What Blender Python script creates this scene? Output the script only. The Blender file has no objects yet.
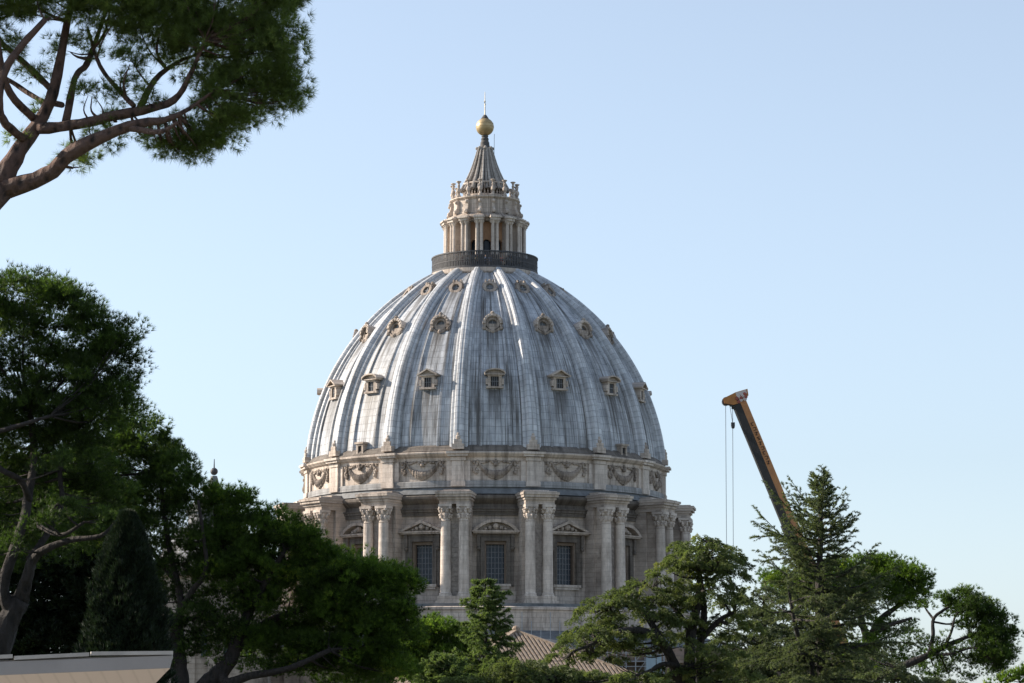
import bpy, math, random
import numpy as np
from mathutils import Vector, Matrix

# ------------------------------------------------------------------ camera, sky, sun, exposure
S = bpy.context.scene
COL = S.collection
F, HOR, CX, CY, EYE = 2850.0, 742.0, 512.0, 341.5, 1.7
TH = math.atan((HOR - CY) / F)
cd = bpy.data.cameras.new('camera'); cam = bpy.data.objects.new('camera', cd); COL.objects.link(cam)
cd.sensor_width = 36; cd.sensor_fit = 'HORIZONTAL'; cd.lens = F * 36 / 1024
cd.clip_start = 0.5; cd.clip_end = 9000
cam.location = (0, 0, EYE); cam.rotation_euler = (math.radians(90) + TH, 0, 0)
S.camera = cam

SUN_PHI, SUN_EL = math.radians(-103), math.radians(27)      # from the towards-camera direction, left and a little behind
sdir = Vector((math.sin(SUN_PHI) * math.cos(SUN_EL), -math.cos(SUN_PHI) * math.cos(SUN_EL), math.sin(SUN_EL)))
W = bpy.data.worlds.new('World'); S.world = W; W.use_nodes = True
nt = W.node_tree; bg = nt.nodes['Background']
sky = nt.nodes.new('ShaderNodeTexSky'); sky.sky_type = 'NISHITA'; sky.sun_disc = False
sky.sun_elevation = SUN_EL; sky.sun_rotation = math.atan2(sdir.x, sdir.y)
sky.air_density = 1.1; sky.dust_density = 0.7; sky.ozone_density = 1.5; sky.altitude = 0
hs = nt.nodes.new('ShaderNodeHueSaturation'); hs.inputs['Saturation'].default_value = 0.44
tn = nt.nodes.new('ShaderNodeMix'); tn.data_type = 'RGBA'; tn.blend_type = 'MULTIPLY'; tn.inputs[0].default_value = 1.0; tn.inputs[7].default_value = (.86, .97, 1.115, 1)
nt.links.new(sky.outputs[0], hs.inputs['Color']); nt.links.new(hs.outputs[0], tn.inputs[6]); nt.links.new(tn.outputs[2], bg.inputs[0]); bg.inputs[1].default_value = 0.103
sl = bpy.data.lights.new('sun', 'SUN'); so = bpy.data.objects.new('sun', sl); COL.objects.link(so)
sl.energy = 5.0; sl.angle = math.radians(0.5); sl.color = (1.0, 0.87, 0.72)
so.rotation_euler = (-sdir).to_track_quat('-Z', 'Y').to_euler(); so.location = (-200, 100, 150)
S.view_settings.view_transform = 'Standard'; S.view_settings.look = 'None'
S.view_settings.exposure = 0.82; S.view_settings.gamma = 1; S.view_settings.use_curve_mapping = False
S.render.engine = 'CYCLES'
S.cycles.max_bounces = 6; S.cycles.diffuse_bounces = 3; S.cycles.glossy_bounces = 2
S.cycles.transmission_bounces = 4; S.cycles.transparent_max_bounces = 8
S.cycles.use_denoising = True

R = math.radians
rnd = random.Random(7)
rng = np.random.default_rng(11)

def at(px, py, Y):
    u = (px - CX) / F; v = (CY - py) / F
    dy = math.cos(TH) - v * math.sin(TH); dz = math.sin(TH) + v * math.cos(TH)
    return Vector((u / dy * Y, Y, EYE + dz / dy * Y))

# ------------------------------------------------------------------ helpers
class MB:
    def __init__(s): s.v = []; s.f = []; s.uv = None; s.mi = []; s.cm = 0
    def add(s, vs, fs):
        o = len(s.v); s.v.extend([tuple(p) for p in vs])
        for f in fs: s.f.append(tuple(i + o for i in f)); s.mi.append(s.cm)
    def box(s, x0, x1, y0, y1, z0, z1, M=None):
        vs = [Vector((x, y, z)) for z in (z0, z1) for y in (y0, y1) for x in (x0, x1)]
        if M: vs = [M @ p for p in vs]
        s.add(vs, [(0, 2, 3, 1), (4, 5, 7, 6), (0, 1, 5, 4), (2, 6, 7, 3), (0, 4, 6, 2), (1, 3, 7, 5)])
    def rbox(s, x0, x1, r0, r1, z0, z1, M=None):            # in the phi = 0 frame of the dome: y = -r
        s.box(x0, x1, -r1, -r0, z0, z1, M)
    def bar(s, a, b, w, h=None, up=Vector((0, 0, 1))):
        a = Vector(a); b = Vector(b); h = h or w; d = (b - a); L = d.length; d = d / L
        if abs(d.dot(up)) > .98: up = Vector((0, 1, 0))
        x = d.cross(up).normalized(); z = x.cross(d).normalized()
        vs = [c + x * sx * w / 2 + z * sz * h / 2 for c in (a, b) for sz in (-1, 1) for sx in (-1, 1)]
        s.add(vs, [(0, 2, 3, 1), (4, 5, 7, 6), (0, 1, 5, 4), (2, 6, 7, 3), (0, 4, 6, 2), (1, 3, 7, 5)])
    def arc(s, p0, p1, prof, n):                             # closed profile [(r,z)] swept between two angles
        m = len(prof); vs = []
        full = abs(p1 - p0) > 2 * math.pi - 1e-4
        k = n if full else n + 1
        for i in range(k):
            p = p0 + (p1 - p0) * i / n
            for r, z in prof: vs.append((r * math.sin(p), -r * math.cos(p), z))
        fs = []
        for i in range(n):
            a = i * m; b = ((i + 1) % k) * m
            for j in range(m):
                q = (j + 1) % m
                fs.append((a + j, b + j, b + q, a + q))
        if not full:
            fs.append(tuple(range(m))); fs.append(tuple((k - 1) * m + j for j in reversed(range(m))))
        s.add(vs, fs)
    def arcbox(s, p0, p1, r0, r1, z0, z1, n): s.arc(p0, p1, [(r0, z0), (r1, z0), (r1, z1), (r0, z1)], n)
    def lathe(s, prof, n, c=(0, 0), a0=0.0):                  # open profile, capped top and bottom
        m = len(prof); vs = []
        for i in range(n):
            p = a0 + 2 * math.pi * i / n
            for r, z in prof: vs.append((c[0] + r * math.sin(p), c[1] - r * math.cos(p), z))
        fs = []
        for i in range(n):
            a = i * m; b = ((i + 1) % n) * m
            for j in range(m - 1): fs.append((a + j, b + j, b + j + 1, a + j + 1))
        if prof[0][0] > 1e-4: fs.append(tuple(i * m for i in reversed(range(n))))
        if prof[-1][0] > 1e-4: fs.append(tuple(i * m + m - 1 for i in range(n)))
        s.add(vs, fs)
    def ball(s, c, r, n=10, sc=(1, 1, 1), M=None):
        vs = []; fs = []; h = n // 2 + 1
        for j in range(h + 1):
            t = math.pi * j / h
            for i in range(n):
                p = 2 * math.pi * i / n
                q = Vector((r * sc[0] * math.sin(t) * math.cos(p), r * sc[1] * math.sin(t) * math.sin(p), r * sc[2] * math.cos(t)))
                if M: q = M @ q
                vs.append(Vector(c) + q)
        for j in range(h):
            for i in range(n):
                a = j * n + i; b = j * n + (i + 1) % n
                fs.append((a, a + n, b + n, b))
        s.add(vs, fs)
    def tube(s, pts, rad, n=7, jit=0.0):
        pts = [Vector(p) for p in pts]; vs = []; fs = []
        N = len(pts); up = Vector((.3, .9, .2)).normalized()
        for i, p in enumerate(pts):
            d = (pts[min(i + 1, N - 1)] - pts[max(i - 1, 0)])
            d = d.normalized() if d.length > 1e-6 else Vector((0, 0, 1))
            x = d.cross(up)
            if x.length < .1: x = d.cross(Vector((1, 0, 0)))
            x.normalize(); y = x.cross(d).normalized()
            for k in range(n):
                t = 2 * math.pi * k / n; rr = rad[i] * (1 + rnd.uniform(-jit, jit))
                vs.append(p + x * math.cos(t) * rr + y * math.sin(t) * rr)
        for i in range(N - 1):
            for k in range(n):
                a = i * n + k; b = i * n + (k + 1) % n
                fs.append((a, b, b + n, a + n))
        fs.append(tuple(reversed(range(n)))); fs.append(tuple((N - 1) * n + k for k in range(n)))
        s.add(vs, fs)

def obj(name, mb, mat, parent=None, smooth=False, uv=None):
    me = bpy.data.meshes.new(name); me.from_pydata(mb.v, [], mb.f)
    for m in (mat if isinstance(mat, (list, tuple)) else [mat]): me.materials.append(m)
    if isinstance(mat, (list, tuple)): me.polygons.foreach_set('material_index', mb.mi)
    if smooth: me.polygons.foreach_set('use_smooth', [True] * len(me.polygons))
    if uv is not None:
        l = me.uv_layers.new(name='UVMap')
        vi = np.zeros(len(me.loops), dtype=np.int32); me.loops.foreach_get('vertex_index', vi)
        l.data.foreach_set('uv', np.asarray(uv, dtype=np.float32)[vi].ravel())
    me.update()
    o = bpy.data.objects.new(name, me); COL.objects.link(o)
    if parent: o.parent = parent
    return o

def tag(o, label=None, cat=None, group=None, kind=None):
    if label: o['label'] = label
    if cat: o['category'] = cat
    if group: o['group'] = group
    if kind: o['kind'] = kind
    return o

def empty(name, loc=(0, 0, 0), rz=0.0):
    o = bpy.data.objects.new(name, None); COL.objects.link(o); o.location = loc; o.rotation_euler = (0, 0, rz)
    o.empty_display_size = .5
    return o

def kids(o): return [c for c in o.children]

def copy_part(o, rz, parent):
    c = o.copy(); COL.objects.link(c); c.parent = parent; c.rotation_euler = (0, 0, rz)
    for ch in kids(o):
        d = ch.copy(); COL.objects.link(d); d.parent = c
    return c

# ------------------------------------------------------------------ materials
class NT:
    def __init__(s, name):
        s.m = bpy.data.materials.new(name); s.m.use_nodes = True; s.t = s.m.node_tree
        s.b = s.t.nodes['Principled BSDF']
    def n(s, typ, **kw):
        x = s.t.nodes.new('ShaderNode' + typ)
        for k, v in kw.items(): setattr(x, k, v)
        return x
    def set(s, node, key, val):
        if isinstance(val, bpy.types.NodeSocket): s.t.links.new(val, node.inputs[key])
        else: node.inputs[key].default_value = val
    def math(s, op, a, b=None, c=None, clamp=False):
        x = s.n('Math', operation=op); x.use_clamp = clamp
        s.set(x, 0, a)
        if b is not None: s.set(x, 1, b)
        if c is not None: s.set(x, 2, c)
        return x.outputs[0]
    def noise(s, vec, scale, detail=4, rough=.6):
        x = s.n('TexNoise'); x.inputs['Scale'].default_value = scale
        x.inputs['Detail'].default_value = detail; x.inputs['Roughness'].default_value = rough
        if vec is not None: s.set(x, 'Vector', vec)
        return x.outputs['Fac']
    def ramp(s, fac, stops):
        x = s.n('ValToRGB'); e = x.color_ramp.elements
        while len(e) < len(stops): e.new(.5)
        for i, (p, c) in enumerate(stops):
            e[i].position = p; e[i].color = (c, c, c, 1) if not isinstance(c, tuple) else (*c, 1)
        s.set(x, 0, fac); return x.outputs[0]
    def mix(s, fac, a, b, mode='MIX'):
        x = s.n('Mix', data_type='RGBA', blend_type=mode)
        s.set(x, 0, fac)
        for k, v in ((6, a), (7, b)):
            if isinstance(v, tuple): v = (*v, 1) if len(v) == 3 else v
            s.set(x, k, v)
        return x.outputs[2]
    def comb(s, x, y, z):
        c = s.n('CombineXYZ'); s.set(c, 0, x); s.set(c, 1, y); s.set(c, 2, z); return c.outputs[0]
    def bump(s, h, strength, dist=.1):
        x = s.n('Bump'); x.inputs['Strength'].default_value = strength; x.inputs['Distance'].default_value = dist
        s.set(x, 'Height', h); s.set(s.b, 'Normal', x.outputs[0])
    def pos(s): return s.n('NewGeometry').outputs['Position']

DOME = Vector((at(484.4, 500, 393).x, 393.0, 0.0))

def stone(name, light, mid, dark, grime=.6, course=.62, mortar=.62, rough=.85):
    k = NT(name); p = k.pos()
    sp = k.n('SeparateXYZ'); sub = k.n('VectorMath', operation='SUBTRACT'); k.set(sub, 0, p); k.set(sub, 1, DOME)
    k.set(sp, 0, sub.outputs[0])
    ang = k.math('ARCTAN2', sp.outputs[0], k.math('MULTIPLY', sp.outputs[1], -1.0))
    u = k.math('MULTIPLY', ang, 26.0); z = sp.outputs[2]
    br = k.n('TexBrick'); k.set(br, 'Vector', k.comb(u, z, 0.0)); br.inputs['Scale'].default_value = 1
    br.inputs['Brick Width'].default_value = 1.7; br.inputs['Row Height'].default_value = course
    br.inputs['Mortar Size'].default_value = .035; br.inputs['Mortar Smooth'].default_value = .6
    br.inputs['Color1'].default_value = (1, 1, 1, 1); br.inputs['Color2'].default_value = (.86, .85, .84, 1)
    br.inputs['Mortar'].default_value = (mortar, mortar, mortar, 1); br.inputs['Bias'].default_value = 0
    big = k.noise(p, .35, 5)
    c = k.mix(k.ramp(big, [(.35, 0.), (.65, 1.)]), mid, light)
    fine = k.noise(p, 3.0, 6, .7)
    c = k.mix(k.ramp(fine, [(.3, .0), (.75, .45)]), c, dark)
    c = k.mix(1.0, c, br.outputs['Color'], 'MULTIPLY')
    streak = k.noise(k.comb(k.math('MULTIPLY', u, 1.3), k.math('MULTIPLY', z, .14), big), 1.0, 5, .65)
    g = k.math('MULTIPLY', k.ramp(streak, [(.45, 0.), (.64, 1.)]), grime)
    c = k.mix(g, c, (dark[0] * .45, dark[1] * .43, dark[2] * .42))
    k.set(k.b, 'Base Color', c); k.b.inputs['Roughness'].default_value = rough
    k.b.inputs['Specular IOR Level'].default_value = .25
    k.bump(k.math('ADD', k.math('MULTIPLY', fine, .5), br.outputs['Fac']), .35, .08)
    return k.m

def lead(name, light, mid, dark, stains=True, bay=9.4, tile=(.78, 1.05), streaks=.75):
    k = NT(name)
    uvn = k.n('UVMap'); sp = k.n('SeparateXYZ'); k.set(sp, 0, uvn.outputs[0])
    u = k.math('MULTIPLY', sp.outputs[0], bay); v = sp.outputs[1]
    br = k.n('TexBrick'); wob = k.noise(k.comb(u, v, 0.0), .55, 3)
    k.set(br, 'Vector', k.comb(k.math('ADD', u, k.math('MULTIPLY', k.math('SUBTRACT', wob, .5), .16)), k.math('ADD', v, k.math('MULTIPLY', k.math('SUBTRACT', wob, .5), .35)), 0.0)); br.offset = 0.0; br.inputs['Scale'].default_value = 1
    br.inputs['Brick Width'].default_value = tile[0]; br.inputs['Row Height'].default_value = tile[1]
    br.inputs['Mortar Size'].default_value = .04; br.inputs['Mortar Smooth'].default_value = .5
    br.inputs['Color1'].default_value = (1, 1, 1, 1); br.inputs['Color2'].default_value = (.80, .80, .81, 1)
    br.inputs['Mortar'].default_value = (.46, .46, .47, 1)
    uv3 = k.comb(u, v, k.math('FLOOR', sp.outputs[0]))
    n1 = k.noise(uv3, .5, 6)
    c = k.mix(k.ramp(n1, [(.35, 0.), (.62, 1.)]), mid, light)
    c = k.mix(1.0, c, br.outputs['Color'], 'MULTIPLY')
    st = k.noise(k.comb(k.math('MULTIPLY', u, 1.6), k.math('MULTIPLY', v, .07), 3.0), 1.0, 6, .7)
    g = k.math('MULTIPLY', k.ramp(st, [(.47, 0.), (.62, 1.)]), streaks)
    c = k.mix(g, c, dark)
    if stains:
        sgn = k.math('SUBTRACT', k.math('FRACT', k.math('ADD', sp.outputs[0], .5)), .5)
        e1 = k.math('SUBTRACT', 1.0, k.math('DIVIDE', k.math('ABSOLUTE', k.math('SUBTRACT', sgn, .385)), .03), clamp=True)
        e2 = k.math('SUBTRACT', 1.0, k.math('DIVIDE', k.math('ABSOLUTE', k.math('SUBTRACT', k.math('ABSOLUTE', sgn), .21)), .012), clamp=True)
        e3 = k.math('SUBTRACT', 1.0, k.math('DIVIDE', k.math('ABSOLUTE', k.math('ADD', sgn, .395)), .012), clamp=True)
        en_ = k.noise(k.comb(k.math('MULTIPLY', u, .3), k.math('MULTIPLY', v, .1), k.math('FLOOR', k.math('ADD', sp.outputs[0], .5))), 1.0, 4, .6)
        e4 = k.math('SUBTRACT', 1.0, k.math('DIVIDE', k.math('ABSOLUTE', k.math('SUBTRACT', k.math('ABSOLUTE', sgn), .295)), .008), clamp=True)
        e2 = k.math('MAXIMUM', e2, k.math('MULTIPLY', e4, .7))
        ed = k.math('MAXIMUM', k.math('MAXIMUM', k.math('MULTIPLY', e1, 2.0, clamp=True), k.math('MULTIPLY', e2, .8)), e3)
        c = k.mix(k.math('MULTIPLY', ed, k.ramp(en_, [(.30, .35), (.52, 1.)])), c, (.07, .06, .053))
    pat = k.noise(k.comb(k.math('MULTIPLY', u, .45), k.math('MULTIPLY', v, .12), k.math('MULTIPLY', k.math('FLOOR', k.math('ADD', sp.outputs[0], .5)), 3.7)), 1.0, 5, .65)
    c = k.mix(k.math('MULTIPLY', k.ramp(pat, [(.46, 0.), (.66, 1.)]), .4), c, (.15, .145, .14))
    wh = k.noise(k.comb(k.math('MULTIPLY', u, 2.3), k.math('MULTIPLY', v, .12), 9.0), 1.0, 5, .7)
    c = k.mix(k.math('MULTIPLY', k.ramp(wh, [(.55, 0.), (.75, 1.)]), .3), c, (.62, .63, .64))
    if stains:
        fr = k.math('ABSOLUTE', k.math('SUBTRACT', k.math('FRACT', k.math('ADD', sp.outputs[0], .5)), .5))
        tot = None
        for vd, L, hw in ((SV[0] - .9, 7.0, .15), (SV[1] - 1.1, 6.5, .16), (SV[2] - .5, 3.5, .14)):
            d = k.math('SUBTRACT', vd, v)
            a = k.math('MULTIPLY', d, 3.0, clamp=True)
            b = k.math('SUBTRACT', 1.0, k.math('DIVIDE', d, L), clamp=True)
            w = k.math('MULTIPLY', k.math('SUBTRACT', hw, fr), 14.0, clamp=True)
            m = k.math('MULTIPLY', k.math('MULTIPLY', a, b), w)
            tot = m if tot is None else k.math('MAXIMUM', tot, m)
        sn = k.noise(k.comb(k.math('MULTIPLY', u, 3.2), k.math('MULTIPLY', v, .16), 5.0), 1.0, 5, .7)
        tot = k.math('MULTIPLY', tot, k.ramp(sn, [(.34, .15), (.5, 1.)]))
        c = k.mix(k.math('MULTIPLY', tot, 1.0), c, (.07, .066, .062))
    k.set(k.b, 'Base Color', c); k.b.inputs['Roughness'].default_value = .55
    k.b.inputs['Specular IOR Level'].default_value = .35
    k.bump(k.math('ADD', k.math('MULTIPLY', n1, .6), br.outputs['Fac']), .3, .08)
    return k.m

def plain(name, col, col2=None, scale=4.0, rough=.8, metal=0.0, bump=.15):
    k = NT(name); p = k.pos(); n = k.noise(p, scale, 5)
    col2 = col2 or tuple(c * .6 for c in col)
    k.set(k.b, 'Base Color', k.mix(k.ramp(n, [(.3, 0.), (.7, 1.)]), col2, col))
    k.b.inputs['Roughness'].default_value = rough; k.b.inputs['Metallic'].default_value = metal
    if bump: k.bump(n, bump, .05)
    return k.m

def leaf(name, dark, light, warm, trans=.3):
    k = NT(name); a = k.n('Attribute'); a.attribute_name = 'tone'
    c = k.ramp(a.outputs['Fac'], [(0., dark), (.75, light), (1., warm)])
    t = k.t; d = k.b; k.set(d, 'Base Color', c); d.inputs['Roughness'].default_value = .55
    d.inputs['Specular IOR Level'].default_value = .3
    tr = k.n('BsdfTranslucent'); k.set(tr, 'Color', k.mix(1.0, c, (3.0, 3.2, 1.8), 'MULTIPLY'))
    mx = k.n('MixShader'); mx.inputs[0].default_value = trans
    t.links.new(d.outputs[0], mx.inputs[1]); t.links.new(tr.outputs[0], mx.inputs[2])
    t.links.new(mx.outputs[0], t.nodes['Material Output'].inputs['Surface'])
    return k.m

def bark(name, a, b, scale=9.0):
    k = NT(name); p = k.pos()
    mp = k.n('Mapping'); mp.inputs['Scale'].default_value = (1, 1, .35); k.set(mp, 0, p)
    v = k.n('TexVoronoi'); v.inputs['Scale'].default_value = scale; k.set(v, 'Vector', mp.outputs[0])
    n = k.noise(p, scale * .7, 6, .7)
    h = k.math('ADD', v.outputs['Distance'], n)
    k.set(k.b, 'Base Color', k.mix(k.ramp(h, [(.55, 0.), (1.0, 1.)]), a, b)); k.b.inputs['Roughness'].default_value = .9
    k.bump(h, 1.0, .09)
    return k.m

# ------------------------------------------------------------------ dome dimensions (metres)
D = 393.0
def zl(py, r=0.0):
    return EYE + (D - r) * math.tan(TH + math.atan((CY - py) / F))
RHO, PCX, PCZ = 33.3, -8.0, 37.04
A0 = math.asin((zl(448, 24.8) - PCZ) / RHO)
A1 = math.acos((7.3 - PCX) / RHO)
def prof(a, off=0.0): return (PCX + (RHO + off) * math.cos(a), PCZ + (RHO + off) * math.sin(a))
def arc_at(py, off=-1.0):                                   # angle on the profile whose near side projects to py
    lo, hi = A0, A1
    for _ in range(40):
        m = (lo + hi) / 2; r, z = prof(m, off)
        if zl(py, r) > z: lo = m
        else: hi = m
    return lo
AD = [arc_at(324.5), arc_at(381), arc_at(288)]                # rows: shell hooded, pedimented, small round
SV = [RHO * (a - A0) for a in AD]
PH0 = R(3.95)                                               # the bay that faces the camera best
BAY = R(22.5)

M_STONE = stone('travertine', (.70, .61, .53), (.56, .48, .415), (.27, .23, .20), .62)
M_STONE_D = stone('weathered_travertine', (.48, .41, .35), (.37, .31, .265), (.16, .135, .115), .75)
M_STONE_P = stone('pale_travertine', (.76, .675, .60), (.63, .555, .49), (.33, .285, .25), .5, mortar=.8)
M_BRICKY = plain('rough_brick_core', (.40, .35, .31), (.20, .175, .16), 2.5)
M_OCHRE = plain('ochre_plaster', (.52, .30, .17), (.38, .22, .14), .8)
M_LEAD = lead('lead_sheets', (.575, .60, .63), (.39, .415, .45), (.075, .07, .065), streaks=.95)
M_LEADRIB = lead('lead_rib_sheets', (.64, .66, .685), (.45, .475, .505), (.13, .125, .12), stains=False, bay=1.0, tile=(.75, .8), streaks=.6)
M_LEADFLAT = plain('dull_lead', (.17, .18, .19), (.075, .08, .085), .9, .7)
M_GLASS = NT('dark_window_glass'); M_GLASS.b.inputs['Base Color'].default_value = (.035, .048, .066, 1); M_GLASS.b.inputs['Roughness'].default_value = .2; M_GLASS.b.inputs['Specular IOR Level'].default_value = .22
M_GLASS = M_GLASS.m
M_HOLE = plain('dark_opening', (.03, .03, .032), None, 3, .9)
M_STONE_DK = stone('sooty_travertine', (.24, .21, .185), (.17, .15, .13), (.08, .07, .062), .6)  # darker stone colour for the entablature, foot band and window frames
M_BARS = plain('window_bars', (.26, .27, .29), None, 5)
M_DARK = plain('sooty_stone', (.10, .095, .09), (.05, .047, .045), 3)
M_WOOD = plain('brown_window_surround', (.26, .20, .155), (.17, .13, .10), 2)
M_GOLD = plain('gilded_bronze', (.52, .39, .21), (.34, .26, .15), .9, .5, .6, .1)
M_TRIMM = plain('pale_gilding', (.60, .52, .38), None, 3, .5, .5)
M_IRON = plain('dark_iron', (.05, .05, .055), (.025, .025, .03), 3, .6)
M_RAIL = plain('blackened_railing', (.085, .085, .09), (.03, .03, .034), 2.5, .7)

# ------------------------------------------------------------------ the ground
g = MB(); NG = 24
for i in range(NG + 1):
    for j in range(NG + 1):
        g.v.append((-4000 + 8000 * i / NG, -300 + 8000 * j / NG, 0))
for i in range(NG):
    for j in range(NG):
        a = i * (NG + 1) + j; g.f.append((a, a + NG + 1, a + NG + 2, a + 1)); g.mi.append(0)
kg = NT('garden_ground'); pg = kg.pos()
kg.set(kg.b, 'Base Color', kg.mix(kg.ramp(kg.noise(pg, .05, 6), [(.4, 0.), (.6, 1.)]), (.05, .075, .025), (.13, .105, .07)))
kg.b.inputs['Roughness'].default_value = .95
tag(obj('ground', g, kg.m), kind='structure')
tr = MB(); tr.box(-14, 16, -12, 30, -.3, .06)
kt = NT('terrace_paving'); bt_ = kt.n('TexBrick'); kt.set(bt_, 'Vector', kt.pos()); bt_.inputs['Scale'].default_value = 1; bt_.inputs['Mortar Size'].default_value = .012
bt_.inputs['Color1'].default_value = (.36, .335, .30, 1); bt_.inputs['Color2'].default_value = (.30, .28, .25, 1); bt_.inputs['Mortar'].default_value = (.15, .14, .13, 1)
kt.set(kt.b, 'Base Color', bt_.outputs['Color']); kt.b.inputs['Roughness'].default_value = .85
tag(obj('terrace', tr, kt.m), kind='structure')

# ------------------------------------------------------------------ the domed basilica
bas = tag(empty('domed_basilica', DOME), 'great grey ribbed dome with gold ball, on a pale stone drum of paired columns', 'basilica')
z_attic_top, z_attic_bot = zl(456, 24.9), zl(486, 24.9)
z_pc0, z_pc1 = zl(496, 28.9), zl(491, 29.1)                # pier cornice
z_cap0, z_cap1 = zl(521, 28.0), zl(504, 28.0)              # capitals
z_base = zl(603, 29.3)                                     # foot of the columns
z_b0, z_b1 = zl(498.5, 25.3), zl(495.5, 25.3)              # bay cornice
RW = 24.3

# lead shell
prof_u = [(-.5, .34), (-.385, .34), (-.38, 0), (-.225, 0), (-.22, .24), (-.19, .24), (-.185, -.03),
          (.185, -.03), (.19, .24), (.22, .24), (.225, 0), (.38, 0), (.385, .34)]
NV = 44; sh = MB(); uvs = []; cols = []
for kbay in range(16):
    for u, off in prof_u: cols.append((kbay + u, off))
for i in range(NV + 1):
    a = A0 + (A1 - A0) * i / NV
    t = i / NV
    for u, off in cols:
        r, z = prof(a, -1.0 + off * (1 - .55 * t)); p = PH0 + u * BAY
        sh.v.append((r * math.sin(p), -r * math.cos(p), z)); uvs.append((u, RHO * (a - A0)))
nc = len(cols)
for i in range(NV):
    for j in range(nc - 1):
        sh.f.append((i * nc + j, i * nc + j + 1, (i + 1) * nc + j + 1, (i + 1) * nc + j)); sh.mi.append(0)
# closing strip of the last bay gets its own vertices (clean UVs)
for i in range(NV + 1):
    a = A0 + (A1 - A0) * i / NV; t = i / NV
    for u, off in ((15 + .385, .34), (15.5, .34)):
        r, z = prof(a, -1.0 + off * (1 - .55 * t)); p = PH0 + u * BAY
        sh.v.append((r * math.sin(p), -r * math.cos(p), z)); uvs.append((u, RHO * (a - A0)))
b0 = nc * (NV + 1)
for i in range(NV):
    sh.f.append((b0 + 2 * i, b0 + 2 * i + 1, b0 + 2 * i + 3, b0 + 2 * i + 2)); sh.mi.append(0)
obj('dome_shell', sh, M_LEAD, bas, uv=uvs)

# ribs
def rib():
    m = MB(); uv = []
    cs = [(1.12, -.15), (1.12, .34), (.98, .42), (.66, .46), (.62, .78), (.5, .95), (.2, 1.02), (0, .99), (-.2, 1.02), (-.5, .95), (-.62, .78), (-.66, .46), (-.98, .42), (-1.12, .34), (-1.12, -.15)]
    n = 44
    for i in range(n + 1):
        a = A0 + (A1 - A0) * i / n; w = 1.08 - .42 * i / n
        for s, h in cs:
            r, z = prof(a, -1.0 + h * (1 - .25 * i / n)); m.v.append((s * w, -r, z)); uv.append((s, RHO * (a - A0)))
    k = len(cs)
    for i in range(n):
        for j in range(k - 1):
            m.f.append((i * k + j, (i + 1) * k + j, (i + 1) * k + j + 1, i * k + j + 1)); m.mi.append(0)
    return m, uv
m, uv = rib()
rib0 = obj('dome_rib', m, M_LEADRIB, bas, uv=uv); rib0.rotation_euler.z = PH0 + BAY / 2
rf = MB()                                                  # little block and ball at each rib's foot
r_, z_ = prof(A0, 0)
rf.rbox(-.78, .78, 23.8, 25.42, z_ - .15, z_ + .55); rf.rbox(-.52, .52, 23.8, 25.3, z_ + .55, z_ + 1.15)
rf.ball((0, -25.0, z_ + 1.42), .36); rf.ball((0, -25.0, z_ + 1.85), .2, 8)
ft = obj('rib_foot', rf, M_STONE, rib0)
for k in range(1, 16): copy_part(rib0, PH0 + BAY / 2 + k * BAY, bas)

# band at the foot of the shell
fb = MB()
zs = prof(A0)[1]
fb.arc(0, 2 * math.pi, [(22, zs - .9), (25.0, zs - .9), (25.1, zs - .75), (25.1, zs - .3), (24.85, zs - .15), (24.6, zs + .25), (24.2, zs + .5), (22, zs + .5)], 128)
obj('dome_foot_band', fb, M_STONE_DK, bas)

# dormers
def frame_on(a, off=-1.0):
    r, z = prof(a, off); n = Vector((0, -math.cos(a), math.sin(a))); t = Vector((0, math.sin(a), math.cos(a)))
    M = Matrix(((1, 0, 0, 0), (0, n.y, t.y, -r), (0, n.z, t.z, z), (0, 0, 0, 1)))
    # local axes: x tangential, y outward, z up the shell
    return Matrix(((1, 0, 0, 0), (0, n.y, t.y, -r), (0, n.z, t.z, z), (0, 0, 0, 1)))
def ring(m, M, R0, R1, y0, y1, n=20, sz=1.0, a0=0, a1=2 * math.pi):
    vs = []; fs = []; full = abs(a1 - a0) > 6.28; k = n if full else n + 1
    for i in range(k):
        t = a0 + (a1 - a0) * i / n
        for rr, yy in ((R0, y0), (R1, y0), (R1, y1), (R0, y1)):
            vs.append(M @ Vector((rr * math.cos(t), yy, rr * math.sin(t) * sz)))
    for i in range(n):
        a = i * 4; b = ((i + 1) % k) * 4
        for j in range(4): fs.append((a + j, a + (j + 1) % 4, b + (j + 1) % 4, b + j))
    if not full: fs += [(0, 1, 2, 3), tuple((k - 1) * 4 + j for j in (3, 2, 1, 0))]
    m.add(vs, fs)
def disc(m, M, rr, y, n=20, sz=1.0):
    m.add([M @ Vector((rr * math.cos(2 * math.pi * i / n), y, rr * sz * math.sin(2 * math.pi * i / n))) for i in range(n)], [tuple(range(n))])

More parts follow.
